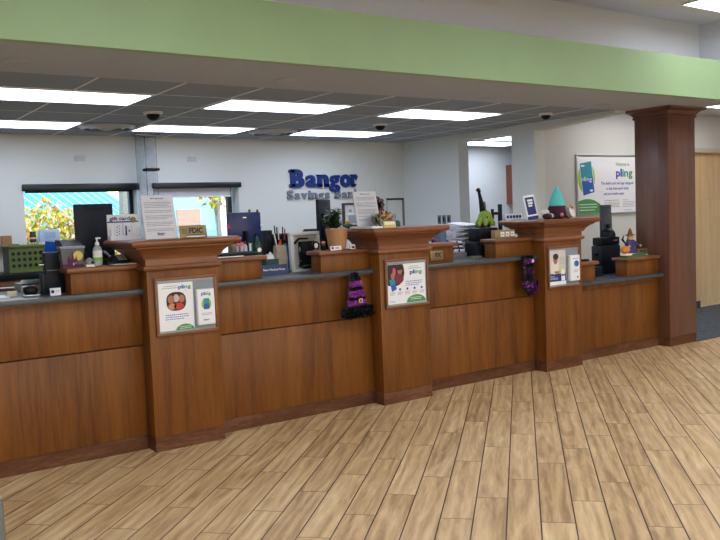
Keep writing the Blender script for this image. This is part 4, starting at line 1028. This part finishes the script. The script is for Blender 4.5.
# white framed machine
t = thing('white_framed_panel', 'white framed upright panel showing black machine parts on countertop', 'panel', (3.305, 5.50, 1.07)); t.rotation_euler = (R(-3), 0, 0)
m = MB()
for a in ((-.135, .135, .285, .31), (-.135, .135, 0, .02), (-.135, -.105, .02, .285), (.105, .135, .02, .285)): m.box(a[0], a[1], -.01, .03, a[2], a[3], bev=.003)
m.build('frame', mat('pale_frame', (206, 208, 210), .5), t); B('back', mat('panel_grey', (170, 172, 172), .6), (-.105, .105, .02, .03, .02, .285), t)
m = MB(); m.box(-.055, .09, -.03, .018, .05, .235, bev=.006); m.prism([(-.10, .225), (-.05, .265), (.03, .262), (.03, .25), (-.05, .25), (-.09, .215)], -.005, .02); m.tube([(-.07, -.01, .05), (-.03, -.015, .03), (.08, -.01, .04)], .012)
m.build('machine_body', BLACK, t)
for x_, z_ in ((-.035, .175), (.04, .18)): MB().lathe([(.012, -.006), (.028, -.006), (.03, 0), (.012, 0)], c=(x_, -.012, z_), axis='Y').build('reel', GREYP, t)
m = MB().tube([(-.07, -.02, .085), (.0, -.02, .075), (.09, -.02, .05)], .006).tube([(-.05, -.02, .2), (-.01, -.02, .19)], .008); m.build('metal_arm', STEEL, t)
MB().tube([(-.06, -.02, .035), (0, -.02, .045), (.1, -.02, .03)], .005).build('green_wire', mat('wire_green', (60, 150, 100), .5), t)
# black office chair backs
def chair_back(x, y, z, w, label):
    t = thing('office_chair', label, 'chair', (x, y, 0), group='office chairs')
    MB().box(-w/2, w/2, -.03, .03, z-.45, z, bev=.028, seg=4).build('backrest', BLACK, t)
    MB().box(-w/2-.02, w/2+.02, .05, .5, .46, .54, bev=.03, seg=3).build('seat', BLACK, t)
    MB().tube([(0, .03, z-.3), (0, .08, .5), (0, .28, .46)], .02).cyl((0, .28, .1), (0, .28, .47), .025).build('stem', STEEL, t)
    m = MB()
    for k in range(5): a = 2*pi*k/5; m.tube([(0, .28, .1), (.28*cos(a), .28+.28*sin(a), .07)], [.022, .014]).ball((.28*cos(a), .28+.28*sin(a), .03), .03, 10, 6)
    m.build('star_base', BLACK, t)
chair_back(3.38, 6.15, 1.36, .36, 'black office chair behind the pen cup and cream bag')
chair_back(4.27, 6.9, 1.375, .30, 'black office chair top showing left of the edge-on monitor')

# ledge C things
t = thing('penguin_figurine', 'small black and white penguin figure with orange feet on ledge', 'figurine', (3.268, 5.30, 1.235))
MB().lathe([(.015, 0), (.028, .012), (.03, .035), (.022, .058), (.02, .07), (.012, .082), (.001, .085)]).build('body', BLACK, t)
MB().ball((-.004, -.018, .036), (.017, .014, .024)).build('belly', WPL, t); MB().ball((0, -.006, .076), (.014, .012, .008)).build('cap', mat('amber', (190, 130, 50), .5), t)
for sx in (-1, 1):
    MB().ball((sx*.014, -.02, .006), (.013, .014, .006), seg=8, rings_=6).build('foot', mat('amber', (0, 0, 0)), t); MB().ball((sx*.03, 0, .04), (.007, .012, .024), seg=8, rings_=6).build('wing', BLACK, t)
t = thing('cactus_pot', 'tiny black pot with pink cactus flower on ledge beside planter', 'cactus', (3.34, 5.30, 1.235))
MB().lathe([(.016, 0), (.02, .035), (.017, .035), (.001, .03)]).build('pot', BLACK, t); MB().ball((0, 0, .042), (.014, .014, .016)).build('cactus', mat('cactus_green', (60, 100, 60), .7), t); MB().ball((0, -.003, .06), (.018, .014, .009)).build('flower', PK, t)
t = thing('potted_plant', 'leafy green plant in tapered tan pot on ledge by pier', 'plant', (3.455, 5.28, 1.235)); 
TAN = mat('tan_pot', (176, 132, 92), .6, noise=.08)
MB().lathe([(.062, 0), (.066, .004), (.086, .145), (.088, .15), (.088, .16), (.083, .16), (.078, .145), (.001, .14)]).build('pot', TAN, t)
MB().lathe([(.078, .141), (.001, .143)]).build('soil', mat('soil', (40, 28, 20), .9), t)
rnd = random.Random(21); LV = mat('leaf_dark', (44, 74, 46), .45, noise=.25, nscale=40); LV2 = mat('leaf_mid', (74, 108, 62), .45)
st = MB(); lf = MB(); lf.use(LV); lf.use(LV2)
for k in range(30):
    a = rnd.uniform(0, 6.28); r_ = rnd.uniform(.01, .095); zt = rnd.uniform(.2, .335)*(1-.6*r_); bx = -.018
    P0 = Vector((.02*cos(a)+bx, .02*sin(a), .14)); P1 = Vector((r_*cos(a)*.6+bx, r_*sin(a)*.6, (zt+.14)/2+.02)); P2 = Vector((r_*cos(a)+bx, r_*sin(a), zt))
    st.tube([P0, P1, P2], [.003, .0025, .0015], seg=5)
    for j in range(14):
        q = .3+.7*j/13; p = (P0*(1-q)+P1*q) if q < .5 else (P1*(1-q)+P2*q)
        p = P0*(1-q)**2+P1*2*q*(1-q)+P2*q*q
        b_a = rnd.uniform(0, 6.28); dr = Vector((cos(b_a), sin(b_a), rnd.uniform(-.2, .6))).normalized(); sd = dr.cross(Vector((0, 0, 1))).normalized(); L_ = rnd.uniform(.032, .056)
        up = sd.cross(dr)
        pts = [p, p+dr*L_*.35+sd*L_*.3+up*.003, p+dr*L_*.8+sd*L_*.2, p+dr*L_, p+dr*L_*.8-sd*L_*.2, p+dr*L_*.35-sd*L_*.3+up*.003]
        f = lf.bm.faces.new([lf.bm.verts.new(v) for v in pts]); f.material_index = rnd.choice((0, 0, 1))
st.build('stems', mat('stem_green', (70, 90, 50), .6), t); lf.build('leaves', None, t, smooth=False)
MB().box(-.09, .06, -.06, .02, .160, .163).build('pink_slip', mat('pink_paper', (226, 170, 180), .6), t)
t = thing('label_card', 'small white card with blue dot leaning before the tan pot', 'card', (3.375, 5.175, 1.235)); t.rotation_euler = (R(-12), 0, 0)
B('card', WPL, (-.05, .05, -.002, .002, 0, .032), t); m = MB().lathe([(.001, -.001), (.01, -.001), (.01, 0), (.001, 0)], c=(-.03, -.002, .017), axis='Y', seg=12); m.box(-.005, .03, -.003, -.002, .012, .016).box(-.005, .03, -.003, -.002, .02, .023); m.build('print', NAVY, t)
t = thing('small_square_block', 'tiny white square block with dark front right of tan pot', 'block', (3.535, 5.19, 1.235)); B('block', WPL, (-.022, .022, -.01, .012, 0, .032), t, bev=.002); B('dark_panel', DARK, (-.012, .012, -.012, -.01, .006, .022), t)

# back wall pieces right part
t = thing('wall_mirror_frame', 'small dark-edged framed picture on wall below the Savings letters', 'picture frame', (6.17, 9.08, 1.36)); B('picture', mat('picture_pale', (206, 212, 216), .4), (-.10, .12, -.015, 0, 0, .27), t)
m = MB()
for a in ((-.13, .15, .27, .295), (-.13, -.10, 0, .27), (.12, .15, 0, .27), (-.13, .15, -.02, 0)): m.box(a[0], a[1], -.03, 0, a[2], a[3])
m.build('frame', mat('dark_brown_frame', (70, 50, 50), .5), t)
m = MB().use(WHITE).box(-.07, .09, -.017, -.015, .14, .16).use(mat('pic_grey', (150, 160, 168), .5)).box(-.03, .02, -.017, -.015, .17, .21).box(-.04, .1, -.017, -.015, .02, .13); m.build('picture_detail', None, t, smooth=False)
t = thing('clear_partition', 'clear acrylic partition with dark top rail near the room corner', 'partition', (6.11, 8.0, 0)); MB().box(-.12, .12, -.004, .004, 0.02, 1.66).build('panel', GLASS, t); MB().box(-.125, .13, -.012, .012, 1.655, 1.68).build('top_rail', INK, t); MB().box(-.13, -.118, -.01, .01, 0, 1.66).build('side_rail', ALU, t); MB().box(.118, .135, -.012, .012, 0, 1.66).build('side_post', mat('post_mauve', (110, 100, 115), .4), t)
# wreath
t = thing('autumn_wreath', 'dark reddish dried wreath hanging behind the middle pier notice', 'wreath', (6.58, 9.04, 1.60)); m = MB(); rnd = random.Random(8); wm = [mat('w1', (90, 50, 56), .7), mat('w2', (150, 110, 110), .7), mat('w3', (50, 36, 40), .7), mat('w4', (180, 150, 140), .7)]
for k in range(240):
    a = rnd.uniform(0, 6.28); m.use(rnd.choice(wm)); rr = .09+rnd.uniform(-.025, .025); m.ball((rr*cos(a), rnd.uniform(-.03, 0), rr*sin(a)*1.1), rnd.uniform(.008, .018), seg=6, rings_=4)
m.build('dried_flowers', None, t); MB().lathe([(.08, -.01), (.1, -.01), (.1, .01), (.08, .01), (.08, -.01)], axis='Y').build('ring', mat('w3', (0, 0, 0)), t)
for k, yy in enumerate((8.33, 8.235, 8.14)):
    t = thing('light_switch', ['grey switch plate farthest from the doorway', 'grey switch plate in the middle of three by the doorway', 'grey switch plate nearest the doorway'][k], 'light switch', (7.1, yy, 1.385), group='switch plates by the doorway')
    B('plate', mat('steel_plate', (120, 124, 126), .4, metal=.5), (-.006, 0, -.036, .036, -.058, .058), t, bev=.002); B('toggle', DARK, (-.014, -.006, -.009, .009, -.03, .03), t)
t = thing('wall_dispenser', 'small pale box on the wall below the switch plates', 'dispenser', (7.1, 8.12, 1.20)); B('box', WPL, (-.05, 0, -.045, .045, -.06, .06), t, bev=.006); B('slot', GREYP, (-.052, -.05, -.03, .03, -.04, -.03), t)

# things between middle and third piers
t = thing('blue_cylinder_cup', 'slate blue cylinder cup behind the ledge with the gold plaque', 'cup', (4.785, 5.62, 1.07)); MB().lathe([(.055, 0), (.058, .005), (.058, .305), (.054, .305), (.054, .01), (.001, .01)]).build('cup', mat('slate_blue', (86, 108, 140), .4), t)
MB().lathe([(.0585, .27), (.0585, .28)]).build('band', mat('slate_dark', (60, 80, 110), .4), t)
rnd = random.Random(33)
for k, (x_, y_, lb) in enumerate(((4.46, 5.33, 'left of the blue cup'), (4.50, 5.33, 'left of the blue cup'), (4.94, 5.76, 'right of the blue cup'), (4.965, 5.73, 'right of the blue cup'), (4.99, 5.77, 'right of the blue cup'))):
    z_ = 1.235 if k < 2 else 1.07
    c_ = [(60, 30, 70), (170, 60, 70), (150, 40, 60), (40, 60, 130), (190, 180, 110)][k]; nm_ = ['dark purple', 'rose red', 'crimson', 'deep blue', 'pale yellow'][k]
    t = thing('marker_pot' if k > 1 else 'trinket', nm_+' small trinket '+lb, 'trinket', (x_, y_, z_), group='trinkets by the blue cup')
    hh = .0 if k < 2 else .13
    if hh: MB().cyl((0, 0, 0), (0, 0, hh), .012).build('stand', BLACK, t)
    MB().ball((0, 0, hh+.016), (.018, .016, .016), seg=10, rings_=6).build('bead', mat('trinket%d' % k, c_, .4), t)
t = thing('paper_trays', 'stacked white paper trays overflowing with forms beside black printer', 'paper tray', (5.20, 5.83, 1.07))
rnd = random.Random(6); ms = [mat('tray_white', (206, 208, 214), .5), mat('tray_lilac', (190, 190, 202), .5)]
for k in range(6):
    xo = -.05+.013*k; z_ = .045*k
    MB().box(-.13+xo, .10+xo, -.10, .14, .02+z_, .026+z_).box(-.13+xo, -.126+xo, -.10, .14, .02+z_, .052+z_).box(.096+xo, .10+xo, -.10, .14, .02+z_, .052+z_).build('tray', ms[k % 2], t)
    MB().box(-.12+xo, .09+xo, -.12, .12, .028+z_, .036+z_, rot=(0, 0, rnd.uniform(-.06, .06))).build('forms', WHITE, t)
B('base', DARK, (-.15, .1, -.08, .14, 0, .02), t)
MB().box(-.04, .14, -.14, .12, .298, .302, rot=(.1, -.03, .05)).build('top_forms', WHITE, t)
t = thing('coin_wrapper_tray', 'tray of white and navy striped coin rolls beside the paper trays', 'coin tray', (4.968, 5.605, 1.07))
B('tray', mat('tray_grey2', (110, 116, 126), .5), (-.09, .09, -.06, .09, 0, .05), t)
for k in range(5):
    c_ = MB().cyl((-.075, -.04+.006*k, .07+.0175*k), (.06, -.02+.006*k, .062+.0175*k), .017, seg=12).build('coin_roll', [WPL, DARK][k % 2], t)
    MB().cyl((-.02, -.032+.006*k, .0675+.0175*k), (0, -.030+.006*k, .0665+.0175*k), .0175, seg=12).build('band', NAVY, c_)
t = tag(MB().box(-.05, .05, -.04, .04, 0, .055, bev=.003).build('white_box', WPL, loc=(4.66, 5.42, 1.07)), 'small white box at the ledge end below the coin rolls', 'box')
t = thing('check_printer', 'large black two-part printer under the green octopus plush', 'printer', (5.175, 5.44, 1.07))
MB().box(-.14, .13, -.03, .13, 0, .14, bev=.01).build('lower_unit', DARK, t); MB().box(-.095, .145, -.02, .13, .142, .262, bev=.012).build('upper_unit', BLACK, t)
B('nameplate', GREYP, (.06, .12, -.022, -.02, .215, .23), t); B('paper_slot', GREYP, (-.08, .0, -.0325, -.03, .112, .116), t)
t.location = (5.175, 5.44, 1.07)
t = tag(MB().box(-.07, .07, -.03, .03, 0, .018, rot=(0, 0, .2)).build('form_pad', mat('pad_mixed', (120, 112, 84), .7, noise=.5, nscale=60), loc=(4.98, 5.38, 1.07)), 'olive and brown pad lying in front of the black printer', 'pad')
# octopus
OC = mat('octopus_green', (128, 160, 62), .95, noise=.25, nscale=150, bump=1)
t = thing('octopus_plush', 'fuzzy lime green octopus plush sitting on the black printer', 'plush toy', (5.235, 5.5, 1.342))
m = MB(); m.lathe([(.045, .03), (.062, .05), (.066, .085), (.058, .118), (.038, .138), (.001, .146)], seg=20)
for k in range(8):
    a = 2*pi*k/8+.2; ca, sa = cos(a), sin(a)
    m.tube([(.03*ca, .03*sa, .07), (.06*ca, .05*sa, .058), (.082*ca, .062*sa, .036), (.09*ca, .068*sa, .012), (.096*ca, .072*sa, .008)], [.03, .024, .019, .015, .008], seg=8)
m.build('body', OC, t)
for sx in (-.028, .018): MB().ball((sx, -.057, .085), (.009, .006, .009), seg=10, rings_=6).build('eye', BLACK, t)
# riser with giraffe and stand
t = thing('monitor_riser', 'black equipment riser box behind the printer and gold box', 'riser', (5.74, 5.95, 0)); B('box', BLACK, (-.20, .2, -.02, .3, .02, 1.44), t, bev=.005); B('plinth', DARK, (-.17, -.015, 0.01, .19, 0, .02), t)
bpy.data.objects.remove(t.children[0]); B('box', BLACK, (-.18, -.005, -.0, .2, .02, 1.36), t, bev=.004)
t = thing('giraffe_figurine', 'slender giraffe-like figure in black and patterned cloth behind the octopus', 'figurine', (5.69, 6.02, 1.36)); GB = mat('giraffe_pattern', (120, 118, 84), .8, noise=.6, nscale=40)
MB().tube([(.01, 0, .06), (.005, 0, .14), (-.015, 0, .24), (-.035, 0, .315)], [.032, .03, .02, .014], seg=10).build('neck', BLACK, t)
MB().ball((.03, -.005, .09), (.034, .03, .06)).ball((.025, -.01, .17), (.016, .016, .05)).build('patterned_scarf', GB, t)
MB().tube([(-.03, 0, .315), (-.055, -.01, .338), (-.078, -.015, .33)], [.018, .02, .012], seg=10).build('head', BLACK, t)
for sx in (-.03, .0): MB().ball((sx-.002, -.004, .352), (.009, .006, .014), seg=8, rings_=6).build('horn', WPL, t)
MB().ball((-.082, -.018, .326), (.009, .006, .007), seg=8, rings_=6).build('muzzle', mat('muzzle', (110, 60, 50), .7), t)
for x_, y_ in ((-.012, -.012), (.034, -.012), (-.012, .02), (.034, .02)): MB().cyl((x_, y_, 0), (x_, y_, .07), .009, .011, 8).build('leg', BLACK, t)
t = thing('monitor_mount', 'black monitor pole with side bracket right of the giraffe figure', 'monitor mount', (5.86, 5.94, 0))
MB().box(-.017, .017, -.015, .015, 0.02, 1.545, bev=.003).build('pole', BLACK, t); MB().box(-.10, -.017, -.012, .012, 1.44, 1.47, bev=.004).build('bracket', BLACK, t); MB().box(-.115, -.10, -.02, .012, 1.40, 1.50, bev=.003).build('mount_plate', DARK, t); MB().box(-.1, .1, -.1, .1, 0, .02).build('base', BLACK, t)
t = thing('gold_label_box', 'long gold-brown box with three white labels on the ledge', 'box', (5.235, 5.27, 1.235))
MB().box(-.125, .12, -.025, .03, 0, .076, bev=.003).build('box', mat('kraft_gold', (146, 122, 84), .6), t)
for k in range(3):
    l_ = B('label', WPL, (-.05+.062*k-.01, -.05+.062*k+.036, -.0265, -.025, .016, .058), t)
    B('label_mark', GREYINK, (-.05+.062*k, -.05+.062*k+.02, -.0272, -.0265, .03, .042), l_)

# low counter section
t = thing('low_printer_cabinet', 'black low cabinet between the two low ledges', 'cabinet', (6.56, 5.5, .768)); B('body', mat('dark_blue_black', (26, 32, 42), .4), (-.165, .14, -.06, .3, 0, .10), t, bev=.004)
t.location = (6.66, 5.5, .768); B('drawer_line', BLACK, (-.15, .12, -.062, -.06, .05, .054), t)
t = thing('check_printer', 'black printer with rounded lid below the slim monitor, near scarecrow', 'printer', (6.93, 5.57, .868)); 
t.location = (7.07, 5.62, .768)
MB().box(-.10, .21, -.04, .10, 0, .30, bev=.012).build('lower_unit', DARK, t); MB().box(-.08, .215, -.03, .10, .302, .385, bev=.012).build('upper_unit', BLACK, t)
MB().lathe([(.08, 0), (.08, .03), (.066, .065), (.04, .085), (.001, .09)], c=(.12, .05, .385)).xform(Matrix.Identity(4)).build('rounded_lid', BLACK, t); B('nameplate', GREYP, (.11, .17, -.032, -.03, .345, .355), t)
MB().box(-.17, -.10, .0, .05, .12, .15, bev=.004).box(-.14, -.10, .0, .05, .20, .225, bev=.004).build('side_bracket', BLACK, t)
t = thing('monitor_mount', 'black monitor post beside the slim monitor below the wall poster', 'monitor mount', (7.66, 6.03, 0)); MB().box(-.03, .0, -.012, .012, 0.02, 1.38, bev=.003).box(.02, .045, -.012, .012, .02, 1.40, bev=.003).build('pole', BLACK, t); MB().box(-.03, .045, -.012, .012, 1.2, 1.28).box(-.1, -.03, -.01, .01, 1.22, 1.25).build('bracket', BLACK, t); B('base', BLACK, (-.12, .12, -.1, .1, 0, .02), t)
t = tag(MB().box(-.07, .07, -.03, .03, 0, .022, bev=.004).build('card_reader', BLACK, loc=(6.29, 5.27, .957)), 'flat black device on the small low ledge by gnome pier', 'card reader')
t = thing('red_tag', 'orange-red tag standing at the right side of the gnome pier', 'tag', (6.14, 5.27, .957)); MB().box(-.02, .02, -.004, .004, 0, .12, rot=(0, .15, 0)).build('tag', mat('tag_red', (214, 76, 44), .6), t); MB().box(-.01, .01, -.006, -.004, .04, .08).build('tag_print', INK, t)
t = thing('scarecrow_figurine', 'seated scarecrow figure in purple robe with brown pointed hat', 'figurine', (7.06, 5.34, .957))
PR = mat('purple_robe', (66, 56, 104), .7, noise=.2); HB = mat('hat_brown', (120, 72, 48), .8)
MB().lathe([(.085, .018), (.08, .05), (.055, .12), (.035, .16), (.02, .17)], ry=.7).build('robe', PR, t)
MB().ball((0, 0, .185), (.03, .028, .03)).build('head', mat('sack_tan', (206, 172, 140), .8), t)
MB().lathe([(.05, .198), (.048, .206), (.026, .21), (.02, .24), (.012, .262), (.001, .275)], c=(0, 0, 0)).build('hat', HB, t)
MB().lathe([(.033, .155), (.036, .17), (.03, .178)]).build('collar', mat('straw', (206, 176, 120), .8), t)
for sx in (-1, 1):
    MB().tube([(sx*.04, 0, .145), (sx*.07, -.03, .10), (sx*.085, -.05, .09)], [.016, .013, .011]).build('arm', PR, t); MB().ball((sx*.09, -.055, .09), .012, 8, 6).build('hand', mat('sack_tan', (0, 0, 0)), t)
    MB().ball((sx*.011, -.026, .19), .004, 6, 4).build('eye', BLACK, t)
MB().ball((0, -.03, .182), .006, 8, 6).build('nose', mat('amber', (0, 0, 0)), t)
MB().tube([(-.06, .0, .1), (-.1, .02, .16), (-.06, .03, .2)], [.006, .012, .004]).build('cape_point', BLACK, t)
t.location = (7.06, 5.29, .977)
t = tag(MB().prism_z([(-.17, -.06), (.12, -.07), (.15, -.02), (.12, .05), (-.15, .05), (-.18, 0)], 0, .02).build('display_mat', mat('felt_green', (60, 110, 54), .9), loc=(7.06, 5.26, .957)), 'flat green base under the scarecrow and the pumpkin', 'mat')
t = thing('toy_pumpkin', 'small orange pumpkin beside the purple-robed scarecrow', 'pumpkin', (6.913, 5.245, .977)); m = MB(); rg = []
for j in range(9):
    th = pi*j/8; q = max(sin(th), .02)
    rg.append([Vector(((.052*q*(1+.07*cos(7*2*pi*i/42)))*cos(2*pi*i/42), (.045*q*(1+.07*cos(7*2*pi*i/42)))*sin(2*pi*i/42), .058-.04*cos(th)-.0)) for i in range(42)])
m.rings(rg); m.build('flesh', mat('pumpkin_orange', (214, 128, 62), .6), t); MB().cyl((0, 0, .09), (.006, 0, .108), .006, .004, 8).build('stem', mat('stem_green', (0, 0, 0)), t)
MB().box(-.05, .05, -.05, .02, 0, .02, bev=.003).build('cream_slab', mat('cream', (0, 0, 0)), t)

t = thing('wall_bracket', 'small steel hinge plate on right side of leftmost pier', 'hinge', (2.345, 5.10, 1.11)); MB().box(0, .006, -.0, .03, 0, .075, bev=.002).build('plate', ALU, t); MB().ball((.007, .015, .02), .004, 8, 4).ball((.007, .015, .055), .004, 8, 4).build('screws', STEEL, t)

# office cupboard
t = thing('wall_cupboard', 'brown wall cupboard inside the office seen through the doorway', 'cupboard', (9.61, 9.46, 1.57)); B('carcass', mat('brown_cab', (120, 70, 50), .5), (-.12, .6, -.33, 0, 0, .62), t)
for k in range(2): d_ = B('door', mat('brown_cab', (0, 0, 0)), (-.118+.36*k, .235+.36*k, -.35, -.332, .004, .616), t); B('handle', STEEL, (.2-.0*k+.36*k-.02, .21+.36*k-.02, -.362, -.35, .05, .17), d_)

# lobby object bottom left
t = thing('metal_bin', 'grey metal upright box with pale rim in the lower left corner', 'bin', (.38, 3.12, 0))
MB().box(-.155, .16, -.11, .14, .012, .555, bev=.012, seg=3).build('body', mat('bin_grey', (104, 104, 104), .45, metal=.3), t); MB().box(-.15, .155, -.105, .135, .555, .572, bev=.006).build('rim', ALU, t); B('foot', BLACK, (-.14, .14, -.1, .12, 0, .012), t)

# ------------------------------------------------------------------ light
w_ = bpy.data.worlds.new('World'); sc.world = w_; w_.use_nodes = True
nt = w_.node_tree; bg = nt.nodes['Background']; sky = nt.nodes.new('ShaderNodeTexSky')
sky.sky_type = 'NISHITA'; sky.sun_elevation = R(38); sky.sun_rotation = R(160); sky.sun_disc = False; sky.air_density = 1.2
nt.links.new(sky.outputs[0], bg.inputs[0]); bg.inputs[1].default_value = .55
sn = bpy.data.lights.new('sun', 'SUN'); sn.energy = 2.2; sn.angle = R(1); sn.color = (1, .97, .9)
so = bpy.data.objects.new('sun', sn); COL.objects.link(so); so.rotation_euler = (R(50), 0, R(-20))

# ------------------------------------------------------------------ camera
cam = bpy.data.cameras.new('camera'); co = bpy.data.objects.new('camera', cam); COL.objects.link(co)
cam.sensor_width = 36; cam.lens = 814.9/720*36; cam.clip_start = .05; cam.clip_end = 300
rt = Vector((.81963, -.57158, -.03871)); dn = Vector((-.07092, -.03418, -.99690)); fw = Vector((.56848, .81983, -.06855))
rt.normalize(); fw = (fw-rt*fw.dot(rt)).normalized(); up = rt.cross(fw)
mw = Matrix((rt, up, -fw)).transposed().to_4x4(); mw.translation = Vector((0, 0, 1.502))
co.matrix_world = mw
sc.camera = co
sc.view_settings.view_transform = 'Standard'; sc.view_settings.look = 'None'; sc.view_settings.gamma = 1; sc.view_settings.use_curve_mapping = False
sc.view_settings.exposure = .1
sc.cycles.use_denoising = True
sc.cycles.max_bounces = 10; sc.cycles.transmission_bounces = 10; sc.cycles.transparent_max_bounces = 12
sc.cycles.sample_clamp_indirect = 6
